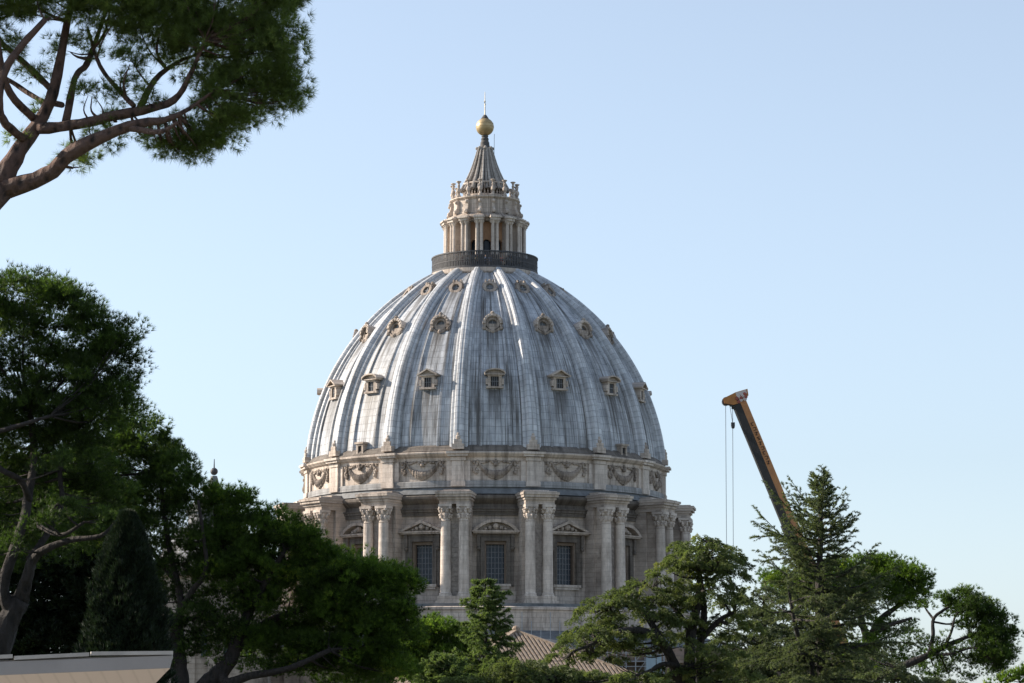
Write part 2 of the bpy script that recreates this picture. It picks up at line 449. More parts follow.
def frame_up(a, off, tilt):
    r, z = prof(a, off); b = a * tilt; n = Vector((0, -math.cos(b), math.sin(b))); t = Vector((0, math.sin(b), math.cos(b)))
    return Matrix(((1, 0, 0, 0), (0, n.y, t.y, -r), (0, n.z, t.z, z), (0, 0, 0, 1)))
def dormer_big():
    M = frame_up(AD[0], -.95, .42) @ Matrix.Scale(.9, 4); m = MB()
    ring(m, M, .62, 1.02, -2.2, .42, 24); m.box(-.64, .64, -1.5, .34, -.64, -.05, M)
    hd_ = MB(); ring(hd_, M @ Matrix.Translation((0, 0, -.05)), 1.08, 1.5, -2.8, .85, 18, 1.0, R(-4), R(184))
    ring(m, M @ Matrix.Translation((0, 0, -.05)), 1.0, 1.12, -2.4, .5, 18, 1.0, R(0), R(180))
    for i in range(7):                                     # scallops of the shell hood
        t = R(20 + i * 140 / 6); hd_.ball(M @ Vector((1.22 * math.cos(t), .78, 1.22 * math.sin(t))), .2, 6)
    for s in (-1, 1):
        m.box(s * 1.25 - .22, s * 1.25 + .22, -1.6, .62, -.62, -.1, M); m.ball(M @ Vector((s * 1.3, .45, -.8)), .27, 8)
        m.bar(M @ Vector((s * 1.15, .3, -.75)), M @ Vector((s * .3, .3, -1.3)), .3)
    m.ball(M @ Vector((0, .35, -1.25)), .34, 8); m.ball(M @ Vector((0, .7, 1.5)), .3, 8)
    o = obj('dormer', m, M_STONE_D, bas); obj('hood', hd_, M_STONE, o); g_ = MB(); disc(g_, M, .64, .05); g_.cm = 1
    g_.box(-.05, .05, .06, .12, -.7, .7, M); g_.box(-.7, .7, .06, .12, -.05, .05, M)
    obj('pane', g_, [M_LEADFLAT, M_BARS], o)
    return o
def dormer_gable(seg):
    r, z = prof(AD[1], -1.0); m = MB(); rf_ = r + .6
    m.rbox(-.9, -.52, r - 2.2, rf_, z - .75, z + .75); m.rbox(.52, .9, r - 2.2, rf_, z - .75, z + .75)
    m.rbox(-.52, .52, r - 2.2, rf_ - .01, z + .55, z + .75); m.rbox(-1.15, 1.15, r - 1.6, rf_ + .12, z - 1.0, z - .753)
    m.rbox(-1.3, 1.3, r - 2.6, rf_ + .3, z + .753, z + .88)
    if seg: pts = [(1.4 * math.cos(math.pi * i / 10), .1 + .62 * math.sin(math.pi * i / 10)) for i in range(11)]
    else: pts = [(1.45, .08), (.72, .45), (0, .85), (-.72, .45), (-1.45, .08)]
    zb = z + .883; k = len(pts)
    for (x0, h0), (x1, h1) in zip(pts[:-1], pts[1:]):      # the thin hood: one raked slab after another
        vs = [(x, -rr_, zb + h - d) for rr_ in (rf_ + .45, r - 2.6) for x, h, d in ((x0, h0, 0), (x1, h1, 0), (x1 * .93, h1, .17), (x0 * .93, h0, .17))]
        m.add(vs, [(0, 1, 2, 3), (7, 6, 5, 4), (0, 4, 5, 1), (1, 5, 6, 2), (2, 6, 7, 3), (3, 7, 4, 0)])
    vs = [(x * .9, -(rf_ - .12), zb + max(0, h - .15)) for x, h in pts]; m.add(vs, [tuple(range(k))])
    for s in (-1, 1): m.rbox(s * 1.06 - .13, s * 1.06 + .13, r - 1.5, rf_ + .05, z - .5, z + .25)
    o = obj('dormer', m, M_STONE, bas)
    q = MB(); q.rbox(-.53, .53, rf_ - .30, rf_ - .22, z - .75, z + .56); q.cm = 1
    for i in (-1, 0, 1): q.rbox(i * .26 - .03, i * .26 + .03, rf_ - .22, rf_ - .16, z - .75, z + .55)
    q.rbox(-.52, .52, rf_ - .22, rf_ - .17, z - .1, z - .04)
    obj('pane', q, [M_HOLE, M_BARS], o)
    return o
def dormer_small():
    M = frame_up(AD[2], -.95, .5); m = MB()
    ring(m, M, .52, .95, -2.6, .3, 20); ring(m, M, .955, 1.08, -2.6, .12, 20)
    for s in (-1, 1): m.box(s * .5 - .12, s * .5 + .12, -1.6, .2, .95, 1.35, M)
    m.ball(M @ Vector((0, .15, 1.1)), .2, 8)
    o = obj('oculus', m, M_STONE_D, bas); q = MB(); disc(q, M, .54, .02); q.cm = 1
    q.box(-.05, .05, .03, .1, -.52, .52, M); q.box(-.52, .52, .03, .1, -.05, .05, M)
    obj('pane', q, [M_LEADFLAT, M_BARS], o)
    return o
def dormer_low():
    a = arc_at(445); r, z = prof(a, -1.0); m = MB(); f = r + .65
    m.rbox(-.62, -.34, r - .8, f, z - .8, z + .7); m.rbox(.34, .62, r - .8, f, z - .8, z + .7)
    m.rbox(-.34, .34, r - .8, f, z + .45, z + .7); m.rbox(-.78, .78, r - 1, f + .2, z + .703, z + .95)
    m.rbox(-.62, .62, r - .8, f + .08, z - 1.0, z - .803)
    o = obj('slot_dormer', m, M_STONE, bas); q = MB(); q.rbox(-.35, .35, f - .3, f - .2, z - .8, z + .46); obj('pane', q, M_HOLE, o)
    return o
dg = [dormer_gable(True), dormer_gable(False)]
db, ds, dl = dormer_big(), dormer_small(), dormer_low()
first = {id(x): True for x in (dg[0], dg[1], db, ds, dl)}
def put(o, rz):
    if first.get(id(o)): o.rotation_euler.z = rz; first[id(o)] = False
    else: copy_part(o, rz, bas)
for k in range(-5, 6):
    a = PH0 + k * BAY
    put(dg[k % 2], a); put(db, a); put(ds, a)
    if k in (-2, 2): put(dl, a)

# attic with pilasters and moulded cornice
at_ = MB(); at_.arcbox(0, 2 * math.pi, 22.5, 24.6, z_attic_bot - .6, z_attic_top, 160)
obj('attic_wall', at_, M_STONE, bas)
pl_ = MB(); zq = zl(480.5, 24.9)
pl_.arc(0, 2 * math.pi, [(24.3, z_attic_bot - .1), (25.0, z_attic_bot - .1), (24.95, zq - .1), (24.85, zq), (24.3, zq)], 160)
obj('attic_plinth', pl_, stone('grey_travertine', (.40, .40, .40), (.31, .31, .31), (.17, .17, .17), .5), bas)
zc = zl(456, 25.5); zt = zl(451.5, 25.5)
co = MB(); co.arc(0, 2 * math.pi, [(24.0, zc - .5), (24.75, zc - .5), (24.8, zc - .1), (25.05, zc + .05), (25.2, zc + .2), (25.4, zt - .2), (25.42, zt - .02), (25.0, zt + .12), (24.0, zt + .12)], 160)
obj('attic_cornice', co, M_STONE, bas)
ap = MB(); ap.rbox(-.82, .82, 24.0, 25.08, z_attic_bot + .02, zc - .52); ap.rbox(-1.55, 1.55, 24.0, 24.8, z_attic_bot + .01, zc - .51)
ap.rbox(-.95, .95, 24.0, 25.2, z_attic_bot + .015, zl(481, 25)); ap.rbox(-1.0, 1.0, 24.0, 25.2, zc - .5, zc - .02)
ap.rbox(-1.35, 1.35, 24, 25.55, zc + .04, zt - .24); ap.rbox(-1.5, 1.5, 24, 25.78, zt - .237, zt + .06)
apo = obj('attic_pilaster', ap, M_STONE_P, bas); apo.rotation_euler.z = PH0 + BAY / 2
for k in range(1, 16): copy_part(apo, PH0 + BAY / 2 + k * BAY, bas)

# garlands
gl = MB(); zg = zl(463, 24.7); rr = random.Random(3)
def on_wall(x, z, d=.12): return (x, -math.sqrt((24.6 + d) ** 2 - x * x), z)
for i in range(33):
    t = -1 + 2 * i / 32; x = 2.15 * t; z = zg + .05 - 1.5 * (1 - t * t) ** .8; w_ = .26 + .26 * (1 - abs(t)) + rr.uniform(-.04, .04)
    gl.ball(on_wall(x, z, .12), w_, 8, (.45 if i % 2 else .36, .8, 1.05)); gl.ball(on_wall(x, z - w_ * .8, .06), w_ * .55, 6)
for s in (-1, 1):
    for i in range(16): gl.ball(on_wall(s * (2.6 + rr.uniform(-.24, .24)), zg + .2 - i * .1, .1), .17 + rr.uniform(-.05, .08), 6)
    gl.ball(on_wall(s * 2.35, zg + .25, .12), .24, 8)
    for i in range(8): gl.ball(on_wall(s * (.5 + .2 * i), zg + .34 - .03 * i + rr.uniform(-.1, .1), .08), .15 + rr.uniform(-.04, .06), 6, (1.4, 1, .9))
gl.ball(on_wall(0, zg - .15, .2), .3, 8); gl.ball(on_wall(0, zg + .3, .12), .26, 8)
for s in (-1, 1): gl.ball(on_wall(s * .38, zg + .1, .1), .2, 8)
glo = obj('garland', gl, M_STONE_D, bas, smooth=False); glo.rotation_euler.z = PH0
for k in range(1, 16): copy_part(glo, PH0 + k * BAY, bas)

# drum wall with window openings, entablature between the buttresses
z_w0, z_w1 = zl(584, RW), zl(541, RW)
z_dt = z_attic_bot - .5
dw = MB(); aw = 1.42 / RW
for k in range(16):
    c = PH0 + k * BAY
    dw.arcbox(c - BAY / 2, c - aw, 22.6, RW, z_base - .5, z_dt, 6); dw.arcbox(c + aw, c + BAY / 2, 22.6, RW, z_base - .5, z_dt, 6)
    dw.arcbox(c - aw, c + aw, 22.6, RW, z_w1, z_dt, 3); dw.arcbox(c - aw, c + aw, 22.6, RW, z_base - .5, z_w0, 3)
obj('drum_wall', dw, M_STONE, bas)
en = MB()
za, zb_ = zl(514.5, 24.6), zl(509.5, 24.6)
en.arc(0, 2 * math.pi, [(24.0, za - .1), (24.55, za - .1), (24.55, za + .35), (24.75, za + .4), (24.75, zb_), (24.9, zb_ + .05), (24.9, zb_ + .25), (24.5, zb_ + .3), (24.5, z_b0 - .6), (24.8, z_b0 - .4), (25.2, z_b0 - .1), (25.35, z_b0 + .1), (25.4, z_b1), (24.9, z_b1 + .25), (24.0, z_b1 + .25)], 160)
obj('drum_entablature', en, M_STONE_DK, bas)
ls = MB(); ls.arc(0, 2 * math.pi, [(24.0, z_b1 + .26), (25.25, z_b1 + .26), (24.75, z_attic_bot - .12), (24.0, z_attic_bot - .12)], 160)
obj('lead_ledge', ls, M_LEADFLAT, bas)

# buttresses with paired columns
bt = MB()
bt.rbox(-2.3, 2.3, 24.0, 29.0, z_base - .3, z_base + .35); bt.rbox(-2.1, 2.1, 24.0, 28.75, z_base + .35, z_base + .95)
bt.rbox(-1.35, 1.35, 24.0, 27.25, z_base + .95, z_cap1 + .05)
bt.rbox(-1.85, 1.85, 24.0, 26.0, z_base + .95, z_cap1 + .04)
bt.rbox(-1.95, 1.95, 24.0, 28.35, z_cap1 + .03, z_cap1 + .5); bt.rbox(-2.0, 2.0, 24.0, 28.45, z_cap1 + .5, z_pc0 - .35)
bt.rbox(-2.12, 2.12, 24.0, 28.6, z_pc0 - .35, z_pc0 - .05); bt.rbox(-2.32, 2.32, 24.0, 28.9, z_pc0 - .05, z_pc0 + .3); bt.rbox(-2.42, 2.42, 24.0, 29.08, z_pc0 + .3, z_pc1)
bt.rbox(-2.2, 2.2, 24.0, 28.6, z_pc1, z_pc1 + .15); bt.rbox(-1.7, 1.7, 24.0, 26.6, z_pc1 + .15, z_pc1 + .45)
bto = obj('buttress', bt, M_STONE, bas)
nb = MB(); rr = random.Random(5)
for i in range(16):                                        # rough core between the columns
    z0 = z_base + 1 + i * .62
    if z0 + .6 > z_cap0: break
    nb.rbox(-.56, .56, 27.0, 27.3 + rr.uniform(0, .1), z0, z0 + .585)
obj('rough_core', nb, M_BRICKY, bto)
for s in (-1, 1):
    cm = MB(); cx, cy = s * 1.17, -27.78
    z0, z1 = z_base + .95, z_cap0
    pr = [(.88, z0), (.88, z0 + .12), (.8, z0 + .2), (.84, z0 + .34), (.72, z0 + .42), (.695, z0 + .5)]
    pr += [(.69 - .08 * max(0, t - .25), z0 + .5 + (z1 - z0 - .5) * t) for t in (.0, .25, .5, .75, 1.0)]
    cm.lathe(pr, 22, (cx, cy)); obj('column', cm, M_STONE_P, bto)
    cp = MB(); H = z_cap1 - z_cap0
    cp.lathe([(.6, z1), (.68, z1 + .06), (.58, z1 + .12), (.6, z1 + H * .5), (.75, z1 + H * .78), (.86, z1 + H * .84)], 16, (cx, cy))
    cp.box(cx - .86, cx + .86, cy - .86, cy + .86, z1 + H * .85, z1 + H)
    for row, (n, zz, o_, hh) in enumerate(((8, .12, .66, .5), (8, .45, .76, .42))):
        for i in range(n):
            t = 2 * math.pi * (i + .5 * row) / n
            q = Vector((cx + o_ * math.sin(t), cy - o_ * math.cos(t), z1 + H * (zz + .16)))
            cp.ball(q, .2, 6, (1, 1, 1.5)); cp.ball(q + Vector((.14 * math.sin(t), -.14 * math.cos(t), .22)), .16, 6)
    for i in range(4):
        t = math.pi / 4 + i * math.pi / 2; cp.ball((cx + .92 * math.sin(t), cy - .92 * math.cos(t), z1 + H * .78), .24, 8)
    obj('capital', cp, M_STONE_P, bto)
bto.rotation_euler.z = PH0 + BAY / 2
for k in range(1, 16): copy_part(bto, PH0 + BAY / 2 + k * BAY, bas)

# windows of the drum
def drum_window(seg):
    m = MB(); zl_ = lambda y: zl(y, 24.8)
    for s in (-1, 1):
        x0, x1 = sorted((s * 1.42, s * 1.92)); m.rbox(x0, x1, 23.6, 24.58, z_w0 + .0, z_w1)
        x0, x1 = sorted((s * 1.925, s * 2.4)); m.rbox(x0, x1, 23.6, 24.4, z_w0 - .3, z_w1 + .5)
        x0, x1 = sorted((s * 2.0, s * 2.42)); m.rbox(x0, x1, 23.8, 24.85, zl_(546), zl_(534)); m.ball((s * 2.2, -24.75, zl_(548)), .28, 8)
    m.rbox(-1.92, 1.92, 23.6, 24.6, z_w1, z_w1 + .5); m.rbox(-2.0, 2.0, 23.6, 24.5, z_w1 + .5, zl_(533.5))
    fo = obj('window', m, M_STONE_DK, bas)
    s_ = MB(); s_.rbox(-2.0, 2.0, 23.6, 24.8, z_w0 - .32, z_w0 - .003); s_.rbox(-1.8, 1.8, 23.6, 24.6, z_w0 - .62, z_w0 - .32)
    obj('sill', s_, M_STONE_P, fo)
    p = MB(); zb0 = zl_(533.4); zp = zl_(530.6); za_ = zl_(519.2)
    p.rbox(-2.95, 2.95, 23.6, 25.2, zb0, zb0 + .18); p.rbox(-3.1, 3.1, 23.6, 25.35, zb0 + .18, zp)
    H = za_ - zp
    if seg:
        n = 14; Rr = (3.0 ** 2 + H * H) / (2 * H); c = zp + H - Rr; am = math.asin(3.0 / Rr)
        out = [(Rr * math.sin(-am + 2 * am * i / n), c + Rr * math.cos(-am + 2 * am * i / n)) for i in range(n + 1)]
        inn = [((Rr - .38) * math.sin((-am + 2 * am * i / n) * .93), c + (Rr - .38) * math.cos((-am + 2 * am * i / n) * .93)) for i in range(n + 1)]
    else:
        out = [(-3.1, zp + .05), (0, zp + H), (3.1, zp + .05)]; inn = [(-2.5, zp + .03), (0, zp + H - .42), (2.5, zp + .03)]
    for i in range(len(out) - 1):
        a, b, c_, d_ = out[i], out[i + 1], inn[i + 1], inn[i]
        vs = [(x, -25.3, z) for x, z in (a, b, c_, d_)] + [(x, -23.7, z) for x, z in (a, b, c_, d_)]
        p.add(vs, [(0, 1, 2, 3), (7, 6, 5, 4), (0, 4, 5, 1), (3, 2, 6, 7), (1, 5, 6, 2), (0, 3, 7, 4)])
    p.ball((0, -24.8, zp + H * .4), .42, 8)
    for s in (-1, 1): p.ball((s * .75, -24.7, zp + H * .28), .28, 8); p.ball((s * 1.3, -24.65, zp + H * .18), .2, 8)
    obj('pediment', p, M_STONE, fo)
    q = MB(); q.rbox(-1.6, 1.6, 23.15, 23.25, z_w0 - .2, z_w1 + .2); q.cm = 1
    for i in range(-2, 3): q.rbox(i * .46 - .045, i * .46 + .045, 23.26, 23.34, z_w0, z_w1)
    for i in range(1, 8):
        zz = z_w0 + (z_w1 - z_w0) * i / 8; q.rbox(-1.45, 1.45, 23.26, 23.31, zz - .035, zz + .035)
    obj('pane', q, [M_GLASS, M_BARS], fo)
    v = MB()
    for s in (-1, 1):
        x0, x1 = sorted((s * 1.17, s * 1.405)); v.rbox(x0, x1, 23.35, 24.0, z_w0 + .01, z_w1 - .01)
    v.rbox(-1.168, 1.168, 23.35, 24.0, z_w1 - .4, z_w1 - .012)
    obj('reveal', v, M_WOOD, fo)
    return fo
dwn = [drum_window(True), drum_window(False)]
dwn[0].rotation_euler.z = PH0; dwn[1].rotation_euler.z = PH0 + BAY
for k in range(2, 16): copy_part(dwn[k % 2], PH0 + k * BAY, bas)

# podium and lower body
pd = MB(); zp1, zp0 = zl(606, 30.4), zl(631, 30.4)
pd.lathe([(30.2, 0.2), (30.2, zp0 + .0), (30.35, zp0 + .05), (30.35, zp1 - .5), (30.6, zp1 - .4), (30.6, zp1 - .1), (30.3, zp1), (22, zp1 + .01)], 160)
obj('podium', pd, M_STONE, bas)
pf = MB(); pf.lathe([(29.95, zp1 + .004), (29.95, zp1 + .4), (29.4, z_base - .31), (22, z_base - .305)], 160)
obj('podium_ledge', pf, M_LEADFLAT, bas)
lr = MB(); z0 = zl(640, 33)
lr.lathe([(34.5, z0 - .9), (34.5, z0 - .5), (33.8, z0), (30.36, zp0 + .1), (30.3, zp0 - .6), (30.3, z0 - .9)], 160)
obj('apron_roof', lr, M_LEADFLAT, bas)
body = MB(); body.box(-44, 50, -33.5, 60, .1, z0 - 1.0); body.box(-41, 36, -37, -33.5, .1, z0 - 2.2)
for i in range(10): body.box(-40 + i * 7.8, -38.2 + i * 7.8, -37.7, -37, .1, z0 - 3.0)
body.box(-41.5, 36.5, -38.2, -37, z0 - 3.0, z0 - 2.19)
M_BODY = stone('ochre_travertine', (.34, .27, .22), (.26, .20, .165), (.14, .11, .09), .5)
obj('lower_body', body, M_BODY, bas)
tp = MB(); pA = at(160, 590, 350) - DOME; pB = at(268, 590, 350) - DOME; ztp = at(0, 566, 350).z
tp.box(pA.x, pB.x, pA.y, pA.y + 20, .1, ztp)
tp.box(pA.x - .6, pB.x + .6, pA.y - .8, pA.y, ztp - 1.2, ztp + .1); tp.box(pA.x - .5, pB.x + .5, pA.y - .6, pA.y, ztp - 6.0, ztp - 5.4)
for i in range(5):
    x = pA.x + .4 + (pB.x - pA.x - 2.2) * i / 4; tp.box(x, x + 1.3, pA.y - .5, pA.y, .1, ztp - 6.0)
tpo = obj('transept', tp, M_STONE_D, bas)  # darker stone: the shade on this wall is put into its colour
for i in range(4):
    x = pA.x + 2.4 + (pB.x - pA.x - 2.2) * i / 4
    wq = MB(); wq.box(x, x + 1.5, pA.y - .06, pA.y, ztp - 11, ztp - 8); obj('window_pane', wq, M_GLASS, tpo)

# the minor cupola far left
mc = MB(); pc = at(214, 480, 372) - DOME
zc_ = lambda y: at(214, y, 372).z
mcl = [(8.0, zc_(640)), (8.0, zc_(590)), (8.3, zc_(588)), (8.3, zc_(583)), (7.8, zc_(580)), (7.4, zc_(565)), (6.2, zc_(545)), (4.5, zc_(530)), (3.3, zc_(526)), (3.3, zc_(514)), (3.6, zc_(513)), (3.55, zc_(511)), (2.7, zc_(503)), (1.7, zc_(495)), (.95, zc_(489)), (.75, zc_(486)), (.55, zc_(480)), (.4, zc_(476))]
mc.lathe(mcl, 32, (pc.x, pc.y))
mco = obj('minor_cupola', mc, M_LEADFLAT, bas)
mb_ = MB(); mb_.ball((pc.x, pc.y, zc_(471.5)), .5, 12); obj('orb', mb_, M_IRON, mco)
ms = MB(); ms.tube([(pc.x, pc.y, zc_(470)), (pc.x, pc.y, zc_(459))], [.11, .05], 6); obj('finial', ms, M_IRON, mco)
md = MB(); md.box(pc.x - 9, pc.x + 9, pc.y - 9, pc.y + 9, .1, zc_(640)); obj('minor_cupola_base', md, M_STONE, mco)

# ------------------------------------------------------------------ lantern
zL = lambda y, hw=0: zl(y, hw * .1379)
r_led = 7.5; zled1, zled0 = zl(266.8, r_led), zl(271.3, r_led)
ln = MB()
ln.arc(0, 2 * math.pi, [(5, zled0 - .6), (6.9, zled0 - .6), (7.3, zled0 - .1), (7.55, zled0 + .05), (7.58, zled1), (5, zled1)], 96)
lan = obj('lantern', ln, M_STONE, bas)
zfl = zled1
z_c0, z_c1 = zl(252, 5), zl(220, 5.6)                    # columns
cw = MB(); awn = .62
for k in range(16):                                        # core wall with arched openings
    c = PH0 + BAY * k; a = .62 / 4.3; zs = zfl + (z_c1 - zfl) * .55
    cw.arcbox(c - BAY / 2, c - a, 3.9, 4.3, zfl, z_c1, 3); cw.arcbox(c + a, c + BAY / 2, 3.9, 4.3, zfl, z_c1, 3)
    for i in range(6):
        t0 = -1 + 2 * i / 6; t1 = -1 + 2 * (i + 1) / 6; tm = (t0 + t1) / 2
        cw.arcbox(c + a * t0, c + a * t1, 3.9, 4.3, zs + .62 * math.sqrt(1 - tm * tm), z_c1, 1)
obj('core_wall', cw, M_OCHRE, lan)
gw = MB(); gw.lathe([(3.7, zfl), (3.7, z_c1)], 32); obj('dark_glazing', gw, M_GLASS, lan)
pr_ = MB()
pr_.rbox(-.64, .64, 4.2, 6.0, zfl, zfl + .7); pr_.rbox(-.24, .24, 4.25, 5.3, zfl + .7, z_c1)
pr_.rbox(-.68, .68, 4.2, 6.05, z_c1, z_c1 + .35); pr_.rbox(-.78, .78, 4.2, 6.25, z_c1 + .35, z_c1 + .55)
pr_.rbox(-.7, .7, 4.2, 5.9, z_c1 + .55, z_c1 + .75)
for s in (-1, 1):
    c = (s * .31, -5.55)
    pr_.lathe([(.3, zfl + .7), (.3, zfl + .85), (.27, zfl + .95), (.25, zfl + 1.0), (.22, z_c1 - .45), (.3, z_c1 - .4), (.28, z_c1 - .35), (.36, z_c1 - .06), (.36, z_c1 - .003)], 14, c)
    for i in range(6):
        t = i * math.pi / 3; pr_.ball((c[0] + .33 * math.sin(t), c[1] - .33 * math.cos(t), z_c1 - .2), .1, 6)
pro = obj('column_pair', pr_, M_STONE_P, lan); pro.rotation_euler.z = PH0 + BAY / 2
le = MB(); z_e = z_c1
le.arc(0, 2 * math.pi, [(3.8, z_e + .003), (5.2, z_e + .003), (5.25, z_e + .35), (5.6, z_e + .45), (5.65, z_e + .62), (4.9, zl(212.5, 4.75)), (3.8, zl(212.5, 4.75))], 96)
obj('entablature', le, M_STONE_D, lan)
z_a0, z_a1 = zl(212.4, 4.7), zl(195.5, 4.8)
la = MB(); la.arc(0, 2 * math.pi, [(3.5, z_a0), (4.72, z_a0), (4.72, z_a0 + .3), (4.6, z_a0 + .35), (4.6, z_a1 - .35), (4.75, z_a1 - .25), (4.95, z_a1 - .1), (4.95, z_a1 + .05), (3.0, z_a1 + .25)], 96)
obj('upper_drum', la, M_STONE, lan)
vo = MB()                                                  # scroll volute against the upper drum
zz0 = z_a0 + .02; Hh = z_a1 - .4 - zz0
pts = [(5.35, 0), (5.4, .25), (5.2, .5), (5.0, .9), (4.95, Hh * .7), (5.1, Hh * .85), (4.95, Hh), (4.5, Hh), (4.5, 0)]
vs = [(sx * .22, -r, zz0 + h) for sx in (-1, 1) for r, h in pts]; k = len(pts)
vo.add(vs, [tuple(range(k)), tuple(range(2 * k - 1, k - 1, -1))] + [(i, i + k, (i + 1) % k + k, (i + 1) % k) for i in range(k)])
vo.ball((0, -5.15, zz0 + .3), .28, 8); vo.ball((0, -5.0, zz0 + Hh * .85), .24, 8)
voo = obj('volute', vo, M_STONE, lan); voo.rotation_euler.z = PH0 + BAY / 2
cb = MB(); zc0 = z_a1 + .05; Hc = zl(178.5, 4.5) - zc0       # candelabra
cb.lathe([(.34, zc0), (.34, zc0 + .3), (.2, zc0 + .38), (.17, zc0 + .6), (.33, zc0 + Hc * .38), (.3, zc0 + Hc * .5), (.14, zc0 + Hc * .6), (.2, zc0 + Hc * .72), (.12, zc0 + Hc * .8), (.2, zc0 + Hc * .88), (.36, zc0 + Hc * .93), (.36, zc0 + Hc * .97), (.1, zc0 + Hc)], 12, (0, -4.55))
cbo = obj('candelabrum', cb, M_STONE, lan); cbo.rotation_euler.z = PH0 + BAY / 2
for k in range(1, 16):
    for o in (pro, voo, cbo):
        c = o.copy(); COL.objects.link(c); c.parent = lan; c.rotation_euler.z = PH0 + BAY / 2 + k * BAY
ib = MB(); zi0 = z_a1 + .2; zi1 = zl(180.5, 3)
ib.arcbox(0, 2 * math.pi, 2.7, 3.15, zi0, zi0 + .5, 48); ib.arcbox(0, 2 * math.pi, 2.8, 3.1, zi1 - .2, zi1, 48)
for i in range(40):
    p = 2 * math.pi * i / 40; ib.lathe([(.08, zi0 + .5), (.13, zi0 + .8), (.06, zi0 + 1.1), (.1, zi1 - .2)], 6, (2.95 * math.sin(p), -2.95 * math.cos(p)))
obj('upper_balustrade', ib, M_STONE, lan)
sp_ = MB(); NS = 64; ZS = [(190, 22.5), (184, 19.6), (177, 16.2), (170, 13.4), (163, 11.0), (156, 9.0), (150, 7.4), (146.5, 6.6)]
prf = [(hw * .1379, zl(y, 1.5)) for y, hw in ZS]
for r, z in prf:
    for i in range(NS):
        p = PH0 + 2 * math.pi * (i + .5) / NS; q = r * (1.12 if i % 4 == 0 else (1.0 if i % 4 in (1, 3) else .84))
        sp_.v.append((q * math.sin(p), -q * math.cos(p), z))
for j in range(len(prf) - 1):
    for i in range(NS):
        a = j * NS + i; b = j * NS + (i + 1) % NS; sp_.f.append((a, b, b + NS, a + NS)); sp_.mi.append(0)
sp_.f.append(tuple((len(prf) - 1) * NS + i for i in range(NS))); sp_.mi.append(0)
zt_ = prf[-1][1]
for k in range(8):
    p = PH0 + k * math.pi / 4
    sp_.ball((1.12 * math.sin(p), -1.12 * math.cos(p), zt_), .23, 8); sp_.bar((.6 * math.sin(p), -.6 * math.cos(p), zt_ - .4), (.95 * math.sin(p), -.95 * math.cos(p), zt_ + .05), .18)
for k in range(16):                                        # rounded ribs of the spire
    p = PH0 + (k + .5) * BAY
    sp_.tube([(r * 1.1 * math.sin(p), -r * 1.1 * math.cos(p), z) for r, z in prf], [.07 + .055 * r for r, z in prf], 6)
obj('spire', sp_, stone('blackened_travertine', (.58, .54, .50), (.38, .355, .33), (.15, .135, .12), .55), lan)
nk = MB(); nk.lathe([(.9, zt_), (.66, zl(145.5)), (.62, zl(142.5)), (.5, zl(141)), (.55, zl(139)), (.42, zl(137.5)), (.5, zl(136.3)), (.3, zl(134.6))], 20)
obj('neck', nk, M_DARK, lan); nk = MB(); nk.lathe([(.55, zl(118.6)), (.35, zl(116.5)), (.2, zl(115))], 14)
obj('cross_base', nk, M_DARK, bas)
bl = MB(); bl.lathe([(1.27 * math.sin(math.pi * (.05 + .9 * i / 20)), zl(127) - 1.27 * math.cos(math.pi * (.05 + .9 * i / 20))) for i in range(21)], 32)
for i in range(2): bl.arc(0, 2 * math.pi, [(1.2, zl(127) - .06 + i * .5), (1.285 - .1 * i, zl(127) - .06 + i * .5), (1.285 - .1 * i, zl(127) + .02 + i * .5), (1.2, zl(127) + .02 + i * .5)], 32)
obj('gold_ball', bl, M_GOLD, bas, smooth=True)
cr = MB(); cr.tube([(0, 0, zl(116)), (0, 0, zl(92))], [.10, .035], 8); cr.box(-.06, .06, -.85, .85, zl(103) - .07, zl(103) + .07)
for s in (-1, 1): cr.ball((0, s * .9, zl(103)), .13, 8)
obj('cross', cr, M_TRIMM, bas)
lrd = MB(); lrd.tube([(1.3, 0, zl(158)), (1.33, 0, zl(134))], [.03, .03], 5); obj('lightning_rod', lrd, M_IRON, bas)
bal = MB(); zr0, zr1 = zled1 + .02, zl(250, 7.4)
NBA = 170
for i in range(NBA):
    p = 2 * math.pi * i / NBA; Mx = Matrix.Rotation(p, 4, 'Z'); bal.rbox(-.075, .075, 7.3, 7.38, zr0 + .25, zr1 - .15, Mx)
bal.arcbox(0, 2 * math.pi, 7.25, 7.45, zr0, zr0 + .3, 96); bal.arcbox(0, 2 * math.pi, 7.22, 7.46, zr1 - .18, zr1, 96)
bal.arcbox(0, 2 * math.pi, 7.27, 7.41, zr0 + 1.05, zr0 + 1.15, 96)
obj('balcony_railing', bal, M_RAIL, bas)
inn = MB(); inn.arcbox(0, 2 * math.pi, 6.0, 6.12, zfl + .01, zr1 - .35, 64); obj('balcony_parapet', inn, M_DARK, bas)

